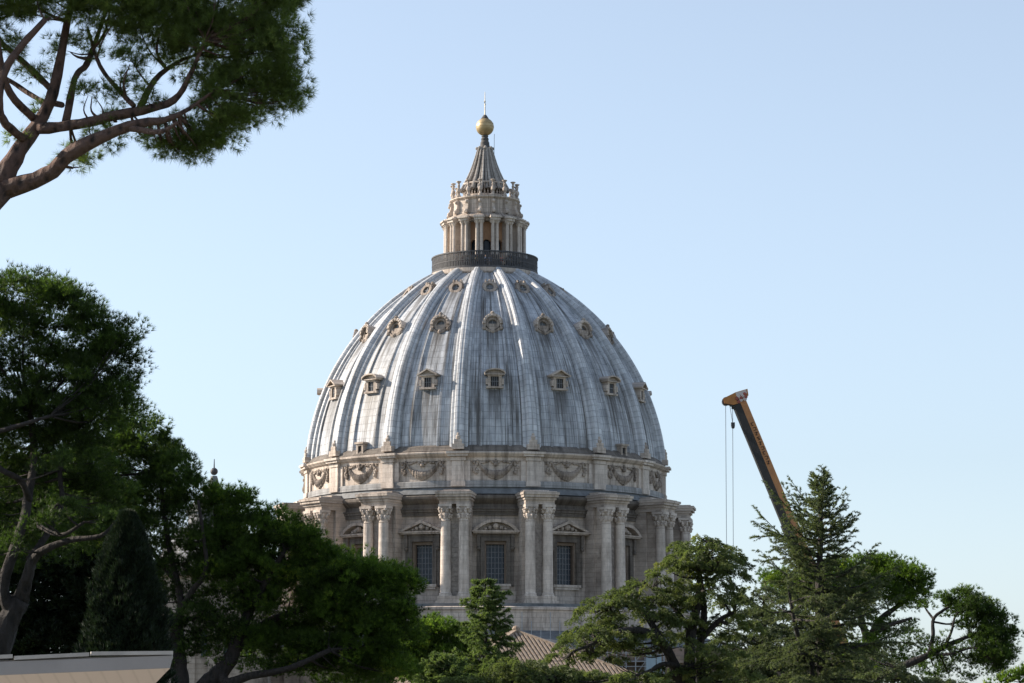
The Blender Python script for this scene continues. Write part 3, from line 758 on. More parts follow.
# visitors on the lantern balcony
skin = plain('skin', (.45, .28, .2), None, 3); pants = plain('trousers', (.05, .055, .08), None, 3)
shirts = [plain('shirt_' + n, c, None, 3) for n, c in (('white', (.6, .6, .62)), ('red', (.35, .06, .06)), ('blue', (.08, .14, .3)), ('sand', (.45, .36, .24)))]
def visitor():
    m = MB(); H = 1.0
    for s in (-1, 1): m.tube([(s * .1, 0, 0), (s * .1, .01, .45), (s * .08, 0, .88)], [.06, .065, .09], 8); m.box(s * .1 - .05, s * .1 + .05, -.18, .08, 0, .07)
    m.cm = 1; m.tube([(0, 0, .85), (0, 0, 1.1), (0, -.02, 1.35), (0, 0, 1.48)], [.16, .15, .19, .1], 10)
    for s in (-1, 1): m.tube([(s * .19, 0, 1.4), (s * .26, -.04, 1.15), (s * .2, -.28, 1.08)], [.06, .05, .04], 7)
    m.cm = 2; m.tube([(0, 0, 1.46), (0, 0, 1.56)], [.055, .055], 8); m.ball((0, -.01, 1.65), .11, 10, (.9, 1, 1.15))
    for s in (-1, 1): m.ball((s * .2, -.32, 1.08), .045, 6)
    m.cm = 3; m.ball((0, .02, 1.68), .115, 10, (.95, 1, 1.05))
    return m
vm = visitor(); hair = plain('dark_hair', (.04, .03, .025), None, 3); v0 = None
rr = random.Random(21); meshes = {}
for i in range(15):
    p = R(-62 + 124 * i / 14 + rr.uniform(-3, 3)); r = rr.uniform(6.75, 6.95); sh_ = shirts[(i * 3 + i // 4) % 4]
    if sh_.name not in meshes:
        o = obj('person', vm, [pants, sh_, skin, hair]); meshes[sh_.name] = o
    else:
        o = meshes[sh_.name].copy(); COL.objects.link(o)
    o.location = DOME + Vector((r * math.sin(p), -r * math.cos(p), zfl + .02)); o.rotation_euler.z = p
    tag(o, 'tiny visitor standing behind the dark railing of the lantern balcony', 'person', 'visitors on the lantern balcony')
# ------------------------------------------------------------------ foliage and trees
class Foliage:
    def __init__(s, seed): s.P = []; s.T = []; s.r = np.random.default_rng(seed)
    def unit(s, n):
        v = s.r.normal(size=(n, 3)); return v / np.linalg.norm(v, axis=1, keepdims=True)
    def tris(s, base, d, L, w, tone, quad=False):           # base (n,3), d (n,3) unit, L (n,), w
        n = len(base); side = np.cross(d, s.unit(n)); side /= np.linalg.norm(side, axis=1, keepdims=True) + 1e-6
        wv = side * (w / 2)
        tri = np.stack([base - wv, base + wv, base + d * L[:, None]], axis=1)
        s.P.append(tri.reshape(-1, 3)); s.T.append(np.repeat(tone, 3))
    def brush(s, c, d, L, w, k, spread, tone):              # k needles fanning from each centre
        n = len(c); C = np.repeat(c, k, 0); Dd = np.repeat(d, k, 0) + spread * s.unit(n * k)
        Dd /= np.linalg.norm(Dd, axis=1, keepdims=True)
        ln = L * s.r.uniform(.65, 1.15, n * k)
        tn = np.clip(np.repeat(tone, k) + s.r.normal(0, .07, n * k), 0, 1)
        s.tris(C + Dd * (L * .05), Dd, ln, w, tn)
    def build(s, name, mat, parent=None):
        P = np.concatenate(s.P).astype(np.float32); T = np.concatenate(s.T).astype(np.float32)
        n = len(P); me = bpy.data.meshes.new(name)
        me.vertices.add(n); me.vertices.foreach_set('co', P.ravel())
        me.loops.add(n); me.loops.foreach_set('vertex_index', np.arange(n, dtype=np.int32))
        me.polygons.add(n // 3); me.polygons.foreach_set('loop_start', np.arange(0, n, 3, dtype=np.int32))
        a = me.attributes.new('tone', 'FLOAT', 'POINT'); a.data.foreach_set('value', T)
        me.materials.append(mat); me.update(calc_edges=True)
        o = bpy.data.objects.new(name, me); COL.objects.link(o)
        if parent: o.parent = parent
        return o

def smooth_path(pts, rad, per=4):
    pts = [Vector(p) for p in pts]; P = [pts[0] * 2 - pts[1]] + pts + [pts[-1] * 2 - pts[-2]]; o = []; r = []
    for i in range(1, len(P) - 2):
        for k in range(per):
            t = k / per; a, b, c, d = P[i - 1], P[i], P[i + 1], P[i + 2]
            o.append(.5 * ((2 * b) + (c - a) * t + (2 * a - 5 * b + 4 * c - d) * t * t + (3 * b - a - 3 * c + d) * t ** 3))
            r.append(rad[i - 1] + (rad[i] - rad[i - 1]) * t)
    o.append(pts[-1]); r.append(rad[-1]); return o, r

class Tree:
    """works in world space, stored relative to the trunk foot"""
    def __init__(s, name, label, Y, foot, seed, needle, lm, bm, group=None, cat='tree'):
        s.foot = Vector(foot); s.Y = Y; s.px = Y / F; s.fo = Foliage(seed); s.wood = MB(); s.r = random.Random(seed)
        s.needle = needle; s.nodes = []; s.thin = 1.0; s.lm = lm; s.bm = bm
        s.root = tag(empty(name, s.foot), label, cat, group)
    def limb(s, pts, dy=None):                                # pts: (px, py, half width px); dy: depth offsets
        n = len(pts); dy = dy or [0] * n
        P = [at(x, y, s.Y + dy[i]) - s.foot for i, (x, y, w) in enumerate(pts)]; Rr = [max(.012, w * s.px * s.thin) for x, y, w in pts]
        s.limb3(P, Rr)
    def limb3(s, P, Rr, n=8, keep=True):
        P, Rr = smooth_path(P, Rr)
        s.wood.tube(P, Rr, n, .12)
        if keep: s.nodes += list(zip(P, Rr))
    def twig(s, c, w=.05, sag=.15):
        c = Vector(c)
        if not s.nodes: return
        best = min(s.nodes, key=lambda q: (q[0] - c).length + .6 * max(0, q[0].z - c.z))
        a = best[0]; m = (a + c) / 2 + Vector((s.r.uniform(-.1, .1), s.r.uniform(-.1, .1), -sag * (c - a).length * .5))
        w0 = min(best[1] * .8, w * 1.6)
        s.limb3([a, m, c], [w0, w, w * .35], 5, False)
    def lobe(s, px, py, rx, ry, dens=1.0, dy=0.0, up=.55, tone=.45, twigs=3, blob=.30, k=12, spr=.7):
        c = np.array(at(px, py, s.Y + dy) - s.foot); R3 = np.array([rx, (rx + ry) * .5, ry]) * s.px
        f = s.fo; L, w = s.needle; area = (R3[0] * R3[1] + R3[0] * R3[2] + R3[1] * R3[2]) / 3 * 12.5
        rb = blob
        nb = max(4, int(area / (rb * rb) * .50 * dens))
        d = f.unit(nb); d[:, 2] += .25; d /= np.linalg.norm(d, axis=1, keepdims=True)
        bc = c + d * R3 * np.sqrt(f.r.uniform(.22, 1.0, nb))[:, None]
        brs = rb * f.r.uniform(.55, 1.35, nb)
        nt_ = max(5, int(26 * (rb / (L * 2.0)) ** 2))
        q = f.unit(nb * nt_); q[:, 2] = q[:, 2] * .62 + .34
        rad = np.repeat(brs, nt_) * f.r.uniform(.55, 1, nb * nt_)
        tc = np.repeat(bc, nt_, 0) + q * rad[:, None]
        td = q * .8 + np.repeat(d, nt_, 0) * .5 + np.array([0, 0, up]); td /= np.linalg.norm(td, axis=1, keepdims=True)
        tn = np.repeat(np.clip(f.r.normal(tone, .16, nb), 0, 1), nt_) + f.r.normal(0, .08, nb * nt_)
        f.brush(tc, td, L, w, k, spr, np.clip(tn, 0, 1))
        if twigs:
            s.twig(c, max(.014, .030 * R3[0] ** .5))
            for i in range(twigs): s.twig(bc[i % nb] - d[i % nb] * brs[i % nb] * .5, .012)
    def pad(s, px, py, rx, ry, dens=1.0, dy=0.0, tone=.45, droop=.35, depth=None, twig=True):
        """a layered cedar bough: many flat combs of short needles, drooping towards the rim"""
        c = np.array(at(px, py, s.Y + dy) - s.foot); f = s.fo; L, w = s.needle
        a = rx * s.px; h = ry * s.px; b = depth or a * .75
        m = max(8, int(a * b * 21.0)); t = f.r.uniform(0, 2 * np.pi, m); rr = np.sqrt(f.r.uniform(0.02, 1, m))
        zo = h * (.75 * (1 - rr ** 2) - .55 * rr ** 2.5) + f.r.normal(0, .22 * h, m)
        bc = np.stack([a * .88 * rr * np.cos(t), b * .88 * rr * np.sin(t), zo], 1)
        out = np.stack([np.cos(t), np.sin(t), np.full(m, .05)], 1) * (.35 + .65 * rr[:, None]) + f.r.normal(0, .25, (m, 3)) * np.array([1, 1, .3])
        out /= np.linalg.norm(out, axis=1, keepdims=True)
        size = f.r.uniform(.28, .62, m) * (.7 + .3 * min(1.5, a))
        n = int(62 * dens); u = f.r.uniform(0, 1, (m, n)); v = f.r.uniform(-1, 1, (m, n))
        side = np.cross(out, np.array([0, 0, 1.])); side /= np.linalg.norm(side, axis=1, keepdims=True)
        wid = (.16 + .5 * (1 - u)) * .8
        P = c + bc[:, None, :] + out[:, None, :] * (u * size[:, None] * 1.2)[..., None] + side[:, None, :] * (v * wid * size[:, None])[..., None]
        P[..., 2] -= size[:, None] * (droop * (u ** 2) * 1.0 + .38 * v ** 2 + f.r.uniform(0, .22, (m, n)))
        d = out[:, None, :] * .6 + side[:, None, :] * (v * .8)[..., None] + f.r.normal(0, .22, (m, n, 3)); d[..., 2] -= .12 + .45 * droop * u + .3 * np.abs(v)
        P = P.reshape(-1, 3); d = d.reshape(-1, 3); d /= np.linalg.norm(d, axis=1, keepdims=True)
        tn = np.repeat(np.clip(f.r.normal(tone, .17, m), 0, 1), n)
        f.brush(P, d, L, w, 6, .4, tn)
        if twig:
            s.twig(c - np.array([0, 0, h * .4]), .05)
            for i in range(min(m, 6)): s.twig(c + bc[i] - np.array([0, 0, .12]), .022)
    def finish(s, trunk=True):
        obj('trunk', s.wood, s.bm, s.root, smooth=True)
        s.fo.build('crown', s.lm, s.root)
        return s.root

def foot_at(px, Y): p = at(px, 683, Y); return (p.x, Y, 0)

L_PINE = leaf('stone_pine_needles', (.008, .016, .004), (.046, .080, .016), (.13, .16, .03), .38)
L_PINE2 = leaf('sunny_pine_needles', (.009, .019, .004), (.062, .105, .016), (.17, .205, .035), .42)  # lighter needle copy; brightness of sunlit rims put into the colour
L_NEAR = leaf('near_pine_needles', (.042, .064, .018), (.095, .130, .034), (.16, .175, .055), .38)
L_CEDAR = leaf('cedar_needles', (.034, .050, .020), (.105, .132, .045), (.20, .205, .07), .28)
L_DEO = leaf('grey_green_cedar_needles', (.034, .050, .026), (.098, .118, .058), (.17, .175, .075), .28)
L_DEO2 = leaf('fresh_cedar_needles', (.035, .056, .022), (.105, .145, .05), (.19, .22, .075), .3)
L_CYP = leaf('cypress_sprays', (.007, .013, .008), (.015, .027, .013), (.03, .042, .018), .1)
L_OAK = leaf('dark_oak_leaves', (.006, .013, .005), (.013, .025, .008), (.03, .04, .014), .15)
B_PINE = bark('pine_bark', (.014, .009, .008), (.110, .066, .052), 9)
B_DARK = bark('sooty_pine_bark', (.008, .007, .006), (.024, .018, .016), 7)  # bark darkened so that the trunks' shade sits in the colour
B_CEDAR = bark('cedar_bark', (.009, .008, .007), (.03, .026, .023), 8)
B_SHADE = bark('pale_pine_bark', (.007, .006, .0055), (.026, .021, .019), 7)  # near-black bark colour standing in for shade on the trunk

# A: near stone pine whose limbs enter at the upper left
t = Tree('stone_pine', 'near stone pine at the upper left with thick bare red brown limbs under its crown', 45, foot_at(-330, 45), 1, (.14, .0065), L_NEAR, B_PINE, 'stone pines'); t.thin = .86
t.limb3([Vector((0, 0, 0)), Vector((.2, .1, 4)), Vector((.9, .1, 7)), at(-70, 265, 45) - t.foot, at(0, 186, 45) - t.foot], [.52, .48, .42, .34, .27])
t.limb([(0, 190, 13), (45, 176, 10), (74, 151, 9), (129, 126, 6.5), (165, 120, 4), (190, 108, 2.5), (215, 90, 1.5)], [0, -.2, -.4, -.6, -.6, -.5, -.4])
t.limb([(0, 184, 15), (19, 151, 10), (39, 122, 8), (53, 93, 7), (61, 55, 5.5), (70, 10, 4), (85, -40, 3)], [0, .1, .3, .3, .4, .5, .6])
t.limb([(38, 129, 7), (80, 124, 6), (118, 115, 6), (143, 110, 5.5), (174, 100, 4.5), (190, 75, 3), (205, 40, 2)], [.2, .1, 0, -.1, -.2, -.3, -.4])
t.limb([(139, 110, 5), (155, 80, 3.5), (178, 62, 2.4), (196, 55, 1.4)], [-.1, .3, .6, .8])
t.limb([(134, 106, 3.5), (117, 88, 2.8), (100, 66, 2.6), (88, 30, 2)], [-.1, .2, .5, .8])
t.limb([(66, 122, 5), (75, 78, 4), (87, 64, 4), (96, 40, 3), (110, 0, 2)], [.2, .5, .7, .9, 1.1])
t.limb([(35, 120, 5), (10, 93, 4.5), (0, 60, 4.5), (-5, 20, 4)], [.3, -.3, -.6, -.8])
t.limb([(27, 142, 5.5), (6, 124, 5), (-1, 105, 5), (4, 72, 5), (22, 45, 4.5), (45, 20, 3.5)], [.2, -.5, -.8, -.8, -.7, -.6])
t.limb([(54, 92, 4.5), (23, 62, 4), (4, 45, 3.5), (-20, 20, 3)], [.4, .8, 1.1, 1.3])
t.limb([(62, 105, 4), (40, 100, 3), (12, 82, 3), (-10, 70, 2)], [.3, .9, 1.2, 1.4])
t.limb([(129, 128, 4), (160, 132, 3), (178, 122, 1.8)], [-.6, -1.0, -1.2])
for a in [(262, 62, 44, 40), (232, 128, 34, 24), (205, 150, 24, 14), (180, 152, 18, 10), (280, 104, 24, 20), (276, 25, 28, 40), (283, 92, 22, 22), (235, 100, 44, 34), (205, 55, 44, 40), (225, 5, 60, 46), (196, 136, 34, 20), (165, 146, 20, 10),
          (160, 30, 46, 34), (150, -20, 70, 40), (110, 10, 46, 30), (70, 0, 46, 26), (25, 0, 46, 26), (-20, 10, 40, 34), (290, -20, 36, 30), (-60, 40, 50, 40), (-90, -30, 70, 50), (60, -60, 90, 40), (190, -70, 90, 45)]:
    t.lobe(*a, dens=1.3, tone=.42, twigs=3, blob=.22, k=20, spr=.95, up=.25)
    if a[1] < 70: t.lobe(a[0] - 6, a[1] - 8, a[2] * .9, a[3] * .8, dens=.7, dy=1.0, tone=.42, twigs=1, blob=.24, k=16, spr=.95, up=.25)
for a in [(88, 158, 20, 11), (74, 166, 22, 10), (150, 140, 16, 8), (20, 140, 14, 8), (105, 140, 26, 10), (45, 112, 14, 10), (92, 96, 22, 12), (112, 122, 16, 10), (128, 88, 18, 16), (30, 78, 18, 9), (70, 52, 30, 12), (130, 64, 22, 14), (10, 52, 20, 12), (155, 100, 18, 12)]:
    t.lobe(*a, dens=.75, dy=t.r.uniform(-.3, .9), tone=.45, twigs=2, blob=.17, k=20, spr=1.0, up=.1)
t.finish()

# B: big dark stone pine at the left edge
t = Tree('stone_pine', 'tall dark stone pine at the left edge with its leaning trunk forking low', 65, foot_at(-14, 65), 2, (.14, .012), L_PINE, B_SHADE, 'stone pines')
t.limb3([Vector((0, 0, 0)), at(-12, 700, 65) - t.foot, at(-4, 655, 65) - t.foot, at(8, 622, 65) - t.foot, at(21, 600, 65) - t.foot], [.42, .4, .33, .27, .24])
t.limb([(12, 615, 7), (3, 590, 6), (10, 561, 5.5), (24, 520, 5), (29, 490, 4.5), (34, 455, 3.5), (30, 410, 3)], [0, -.2, -.3, -.2, 0, .2, .3])
t.limb([(21, 600, 8.5), (28, 575, 6), (33, 560, 5), (44, 550, 4), (70, 540, 3), (100, 536, 2), (118, 520, 1.4)], [0, -.3, -.4, -.6, -.8, -1, -1])
t.limb([(29, 560, 4), (50, 530, 3), (62, 500, 2.6), (60, 470, 2.4), (72, 430, 2)], [-.3, .3, .6, .8, .9])
t.limb([(30, 500, 3.5), (20, 480, 3), (2, 470, 3), (-20, 450, 3)], [-.1, -.6, -.9, -1])
t.limb([(28, 520, 3), (60, 535, 2), (84, 522, 1.5)], [-.1, -.9, -1.2])
t.limb([(-10, 434, 2.6), (14, 427, 2.4), (34, 421, 2), (50, 416, 1.4)], [-1.1, -1.2, -1.2, -1.1])
for a in [(108, 375, 36, 40), (118, 345, 24, 22), (85, 340, 40, 36), (60, 315, 42, 28), (25, 300, 42, 26), (95, 420, 40, 30), (55, 385, 48, 44), (10, 345, 50, 44), (30, 425, 50, 30), (-30, 310, 48, 36), (-50, 370, 60, 50), (-20, 430, 50, 34), (-90, 340, 60, 50), (68, 452, 40, 20), (112, 400, 30, 28)]:
    t.lobe(*a, dens=.9, dy=t.r.uniform(-.4, .3), tone=.40, twigs=2, blob=.33, k=11)
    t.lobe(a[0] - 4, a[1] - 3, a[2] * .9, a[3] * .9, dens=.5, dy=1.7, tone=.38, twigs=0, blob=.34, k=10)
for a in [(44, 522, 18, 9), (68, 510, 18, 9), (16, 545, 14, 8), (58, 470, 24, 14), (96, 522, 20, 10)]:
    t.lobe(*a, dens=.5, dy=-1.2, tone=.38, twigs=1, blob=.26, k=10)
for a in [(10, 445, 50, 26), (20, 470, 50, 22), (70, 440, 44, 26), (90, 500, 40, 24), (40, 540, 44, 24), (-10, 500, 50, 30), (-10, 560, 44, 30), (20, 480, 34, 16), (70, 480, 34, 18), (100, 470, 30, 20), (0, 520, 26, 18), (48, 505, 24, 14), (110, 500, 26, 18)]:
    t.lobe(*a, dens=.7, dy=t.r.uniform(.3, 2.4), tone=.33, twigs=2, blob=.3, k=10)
t.finish()

# C: second pine behind it
t = Tree('stone_pine', 'stone pine behind the cypress, its crown stepping down right of the tall dark pine', 90, foot_at(186, 90), 3, (.15, .017), L_PINE, B_DARK, 'stone pines')
t.limb3([Vector((0, 0, 0)), at(180, 690, 90) - t.foot, at(178, 655, 90) - t.foot, at(176, 622, 90) - t.foot], [.34, .3, .25, .2])
t.limb([(176, 625, 5), (181, 606, 4), (177, 582, 3.6), (171, 556, 3), (165, 520, 2.6), (160, 470, 2)], [0, 0, .1, .1, .2, .3])
t.limb([(180, 610, 3.5), (193, 590, 3), (206, 570, 2.4), (204, 540, 2), (198, 500, 1.5)], [0, -.3, -.6, -.7, -.8])
t.limb([(177, 582, 3), (160, 562, 2.5), (144, 540, 2)], [.1, .4, .7])
for a in [(140, 440, 30, 24), (165, 462, 30, 26), (120, 465, 34, 30), (174, 474, 20, 20), (190, 486, 12, 14), (176, 460, 7, 12), (155, 500, 40, 30), (184, 512, 22, 22), (115, 510, 36, 34), (150, 540, 40, 24), (90, 470, 40, 40), (80, 530, 40, 36), (194, 542, 20, 18), (128, 420, 20, 14)]:
    t.lobe(*a, dens=.9, dy=t.r.uniform(-.5, .5), tone=.45, twigs=2, blob=.36, k=10)
    t.lobe(a[0] - 2, a[1] + 2, a[2] * .85, a[3] * .85, dens=.5, dy=2.0, tone=.4, twigs=0, blob=.36, k=9)
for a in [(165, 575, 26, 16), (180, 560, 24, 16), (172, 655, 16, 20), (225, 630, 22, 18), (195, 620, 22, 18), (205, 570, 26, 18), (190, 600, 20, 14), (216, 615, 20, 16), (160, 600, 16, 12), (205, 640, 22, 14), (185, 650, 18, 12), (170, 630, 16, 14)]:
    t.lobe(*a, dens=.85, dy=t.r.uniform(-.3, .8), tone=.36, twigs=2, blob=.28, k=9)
t.finish()

# background evergreen oaks closing the lower left
t = Tree('evergreen_oak', 'dense dark evergreen oak filling the shade behind the pine trunk at the left', 105, foot_at(40, 105), 4, (.24, .07), L_OAK, B_CEDAR)
t.limb3([Vector((0, 0, 0)), Vector((.1, 0, 2)), Vector((0, .2, 4.5))], [.4, .35, .2]); t.limb([(60, 690, 6), (90, 640, 4), (100, 600, 3)], [0, .3, .5])
for a in [(0, 500, 60, 40), (60, 500, 50, 40), (100, 520, 40, 40), (20, 600, 60, 50), (70, 560, 50, 44), (110, 600, 50, 60), (60, 650, 60, 40), (0, 650, 50, 40), (-30, 580, 50, 60), (130, 655, 40, 40), (30, 530, 40, 30), (105, 540, 40, 40), (-30, 660, 50, 40)]:
    t.lobe(*a, dens=1.15, tone=.4, twigs=1, blob=.42, k=8, up=.2)
    t.lobe(a[0], a[1], a[2] * .8, a[3] * .8, dens=.9, dy=1.6, tone=.35, twigs=0, blob=.5, k=8, up=.1)
t.finish()

# D: cypress
t = Tree('cypress', 'dense blackish green cypress cone in front of the pines at the lower left', 62, foot_at(128, 62), 5, (.12, .022), L_CYP, B_CEDAR)
t.limb3([Vector((0, 0, 0)), Vector((0, .0, 3)), at(124, 560, 62) - t.foot], [.22, .16, .05])
f = t.fo; Zt = (at(124, 516, 62) - t.foot).z; n = 15000
u = f.r.uniform(0, 1, n) ** .8; hh = .2 + u * (Zt - .2); q = u
env = np.interp((hh + 0) / Zt, [0, .25, .5, .7, .85, .95, 1], [.9, 1.0, .92, .74, .5, .24, .05])
az = f.r.uniform(0, 2 * np.pi, n); lumps = 1 + .14 * np.sin(az * 5 + hh * 3.1) + .1 * np.sin(az * 9 - hh * 7.3)
rad = env * lumps * f.r.uniform(.62, 1.02, n)
cx_ = (at(126, 600, 62) - t.foot).x
P = np.stack([cx_ + rad * np.cos(az), rad * np.sin(az), hh], 1)
dd = np.stack([np.cos(az) * .55, np.sin(az) * .55, np.ones(n)], 1); dd /= np.linalg.norm(dd, axis=1, keepdims=True)
f.brush(P, dd, .17, .03, 10, .5, np.clip(f.r.normal(.45, .2, n), 0, 1)); t.finish()

# E: broad pine in front of the drum's left side
t = Tree('stone_pine', 'broad bushy stone pine in front of the drum, its crown sloping down to the right', 90, foot_at(196, 90), 6, (.15, .017), L_PINE2, B_DARK, 'stone pines')
t.limb3([Vector((0, 0, 0)), at(200, 700, 90) - t.foot, at(214, 678, 90) - t.foot, at(230, 660, 90) - t.foot, at(240, 632, 90) - t.foot, at(250, 610, 90) - t.foot], [.36, .33, .28, .24, .2, .16])
t.limb([(222, 670, 5), (226, 683, 5), (250, 676, 4), (290, 668, 3), (330, 650, 2.4)], [0, -.3, -.6, -.9, -1.1])
t.limb([(235, 650, 5), (262, 625, 4), (300, 610, 3), (340, 600, 2.2)], [0, .2, .4, .6])
t.limb([(248, 612, 4), (240, 580, 3.4), (225, 550, 2.6), (215, 520, 2)], [0, .2, .3, .4])
t.limb([(250, 610, 4), (270, 575, 3), (285, 550, 2.4)], [0, -.3, -.5])
for a in [(225, 512, 26, 24), (250, 535, 34, 28), (285, 555, 36, 30), (315, 575, 34, 32), (345, 595, 40, 34), (380, 605, 38, 40), (395, 590, 24, 24), (365, 575, 26, 18), (330, 562, 22, 16), (300, 540, 24, 16), (270, 525, 24, 14), (245, 505, 14, 12), (215, 496, 14, 12),
          (398, 630, 24, 36), (370, 645, 40, 36), (330, 630, 44, 38), (290, 600, 44, 38), (250, 575, 36, 34), (222, 555, 28, 34), (300, 650, 36, 28), (340, 670, 40, 24), (385, 672, 34, 22), (260, 640, 22, 18)]:
    t.lobe(*a, dens=.95, dy=t.r.uniform(-.6, .6), tone=.48, twigs=2, blob=.36, k=11)
    t.lobe(a[0] - 2, a[1] + 3, a[2] * .85, a[3] * .85, dens=.55, dy=2.2, tone=.42, twigs=0, blob=.38, k=9)
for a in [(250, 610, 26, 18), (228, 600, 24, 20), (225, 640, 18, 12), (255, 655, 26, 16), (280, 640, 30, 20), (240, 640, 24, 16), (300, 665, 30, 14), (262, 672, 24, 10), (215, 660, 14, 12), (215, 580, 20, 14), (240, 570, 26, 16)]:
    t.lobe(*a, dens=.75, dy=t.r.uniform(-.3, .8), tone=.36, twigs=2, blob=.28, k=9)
t.finish()

# F: small pine under the drum
t = Tree('stone_pine', 'small round stone pine just below the drum, between the broad pine and a young cedar', 150, foot_at(440, 150), 7, (.2, .03), L_PINE2, B_PINE, 'stone pines')
t.limb3([Vector((0, 0, 0)), Vector((.1, 0, 2.5)), at(440, 668, 150) - t.foot], [.3, .26, .15])
t.limb([(440, 670, 2.5), (425, 650, 1.8), (418, 640, 1)]); t.limb([(440, 670, 2.5), (455, 650, 1.8), (462, 640, 1)])
for a in [(440, 632, 24, 16), (418, 642, 20, 18), (460, 642, 16, 16), (430, 660, 30, 20), (455, 660, 20, 16), (410, 668, 22, 20), (425, 678, 24, 12), (395, 655, 20, 24)]:
    t.lobe(*a, dens=1.0, tone=.5, twigs=1, blob=.5, k=10); t.lobe(a[0], a[1] + 2, a[2] * .9, a[3] * .9, dens=.6, dy=2.2, tone=.45, twigs=0, blob=.5, k=9)
t.finish()

# G and H: young cedars in the lower middle
def shaggy(t, a, az, Wd, el, droopy, L=.11, w=.02, tone=.45, dens=1.0):
    f = t.fo; dx, dyy = math.cos(az), math.sin(az); e = math.tan(el)
    tip = a + Vector((dx * Wd, dyy * Wd, Wd * e)); mid = a + Vector((dx * Wd * .5, dyy * Wd * .5, Wd * .5 * e - Wd * .13 * (1 if el > .2 else -.6)))
    t.limb3([a, mid, tip], [.016 + .012 * Wd, .010 + .005 * Wd, .004], 5, False)
    A, Bq, C = (np.array(q) for q in (a, 2 * mid - .5 * (a + tip), tip)); ax = np.array([dx, dyy, e]); ax = ax / np.linalg.norm(ax); sd = np.array([-dyy, dx, 0])
    nsp = int((5 + Wd * 8) * dens)
    for k in range(nsp):                                   # side shoots, short and bristly
        u = (k + f.r.uniform(.2, 1)) / nsp; u = .12 + .88 * u
        p0 = (1 - u) ** 2 * A + 2 * u * (1 - u) * Bq + u * u * C
        ln = (.2 + .42 * (1 - u)) * f.r.uniform(.5, 1.2) * min(1.3, .5 + Wd * .4); sg = f.r.choice([-1, 1])
        d = ax * f.r.uniform(.5, 1) + sd * sg * f.r.uniform(.2, 1.0) + np.array([0, 0, f.r.uniform(-.55, .45) - droopy]); d /= np.linalg.norm(d)
        n = int(5 + ln * 40); v = np.sort(f.r.uniform(0, 1, n))
        P = p0 + d * (v * ln)[:, None] + np.array([0, 0, -.25 * droopy]) * (v ** 2 * ln)[:, None]
        dd = d * .8 + f.unit(n) * .65; dd /= np.linalg.norm(dd, axis=1, keepdims=True)
        f.brush(P, dd, L, w, 6, .45, np.clip(f.r.normal(tone + .12 * f.r.normal(), .14, n), 0, 1))
    v = np.linspace(.1, 1, int(8 + Wd * 14))[:, None]; P = (1 - v) ** 2 * A + 2 * v * (1 - v) * Bq + v * v * C
    dd = ax * .8 + f.unit(len(P)) * .6; dd /= np.linalg.norm(dd, axis=1, keepdims=True); f.brush(P, dd, L, w, 6, .45, np.clip(f.r.normal(tone + .05, .15, len(P)), 0, 1))
def young(label, px, Y, ytop, widths, seed, nb):
    t = Tree('young_cedar', label, Y, foot_at(px, Y), seed, (.11, .022), L_DEO2, B_CEDAR, 'young cedars')
    top = at(px - 3, ytop, Y) - t.foot; t.limb3([Vector((0, 0, 0)), top * .5, top], [.13, .08, .012])
    zlo = (at(px, 705, Y) - t.foot).z
    for i in range(nb):
        u = (i // 5 + t.r.uniform(0, .45)) / (nb / 5); z = zlo + (top.z - .1 - zlo) * u; py = 705 - (705 - ytop) * u
        Wd = np.interp(py, [q[0] for q in widths], [q[1] for q in widths]) * t.px * t.r.uniform(.5, 1.1)
        az = i * 2.39996 + t.r.uniform(-.5, .5)
        shaggy(t, Vector((top.x * z / top.z, 0, z)), az, max(.15, Wd), R(t.r.uniform(4, 20)), .3, .11, .022, .5, 1.5)
    t.finish()
young('slim light green young cedar with drooping tiers, standing before the drum', 488, 112, 575, [(575, 6), (584, 17), (596, 24), (612, 22), (630, 28), (650, 36), (670, 44), (705, 56)], 8, 95)
young('low pale green young cedar with a blunt top, below the small round pine', 447, 108, 650, [(648, 6), (660, 18), (680, 32), (705, 44)], 9, 60)
t = Tree('spreading_cedar', 'low flat spreading cedar along the bottom edge in front of the tiled roof', 104, foot_at(548, 104), 10, (.13, .026), L_CEDAR, B_CEDAR)
t.limb3([Vector((0, 0, 0)), at(545, 690, 104) - t.foot, at(545, 672, 104) - t.foot], [.25, .2, .08])
for a in [(500, 676, 34, 8), (540, 670, 40, 7), (575, 674, 36, 8), (606, 678, 26, 7), (470, 682, 30, 8), (555, 684, 50, 8), (520, 662, 22, 5), (636, 676, 20, 6)]:
    t.pad(*a, dens=1.1, dy=t.r.uniform(-1, 1), tone=.5, depth=1.3)
t.finish()

# I: big cedar of Lebanon before the drum's right side
t = Tree('cedar_of_lebanon', 'large layered cedar with curving dark limbs in front of the right side of the drum', 120, foot_at(688, 120), 12, (.13, .026), L_CEDAR, B_CEDAR)
t.limb3([Vector((0, 0, 0)), at(689, 700, 120) - t.foot, at(690, 640, 120) - t.foot, at(698, 600, 120) - t.foot, at(700, 570, 120) - t.foot, at(703, 540, 120) - t.foot], [.36, .3, .22, .17, .1, .04])
t.limb([(702, 690, 5), (700, 650, 4.4), (704, 615, 3.6), (702, 590, 2.6), (700, 572, 1.5)], [.3, .4, .4, .3, .2])
t.limb([(682, 690, 7), (672, 660, 5.5), (660, 640, 4.6), (645, 632, 4), (628, 630, 3.2), (610, 634, 2.4), (590, 645, 1.6), (572, 652, 1)], [0, -.5, -.9, -1.2, -1.5, -1.7, -1.9, -2])
t.limb([(660, 640, 4), (648, 618, 3), (632, 606, 2.2), (610, 606, 1.4)], [-.9, -.6, -.4, -.2])
t.limb([(690, 630, 3.5), (672, 605, 2.4), (655, 590, 1.7), (640, 580, 1)], [0, .5, .9, 1.1])
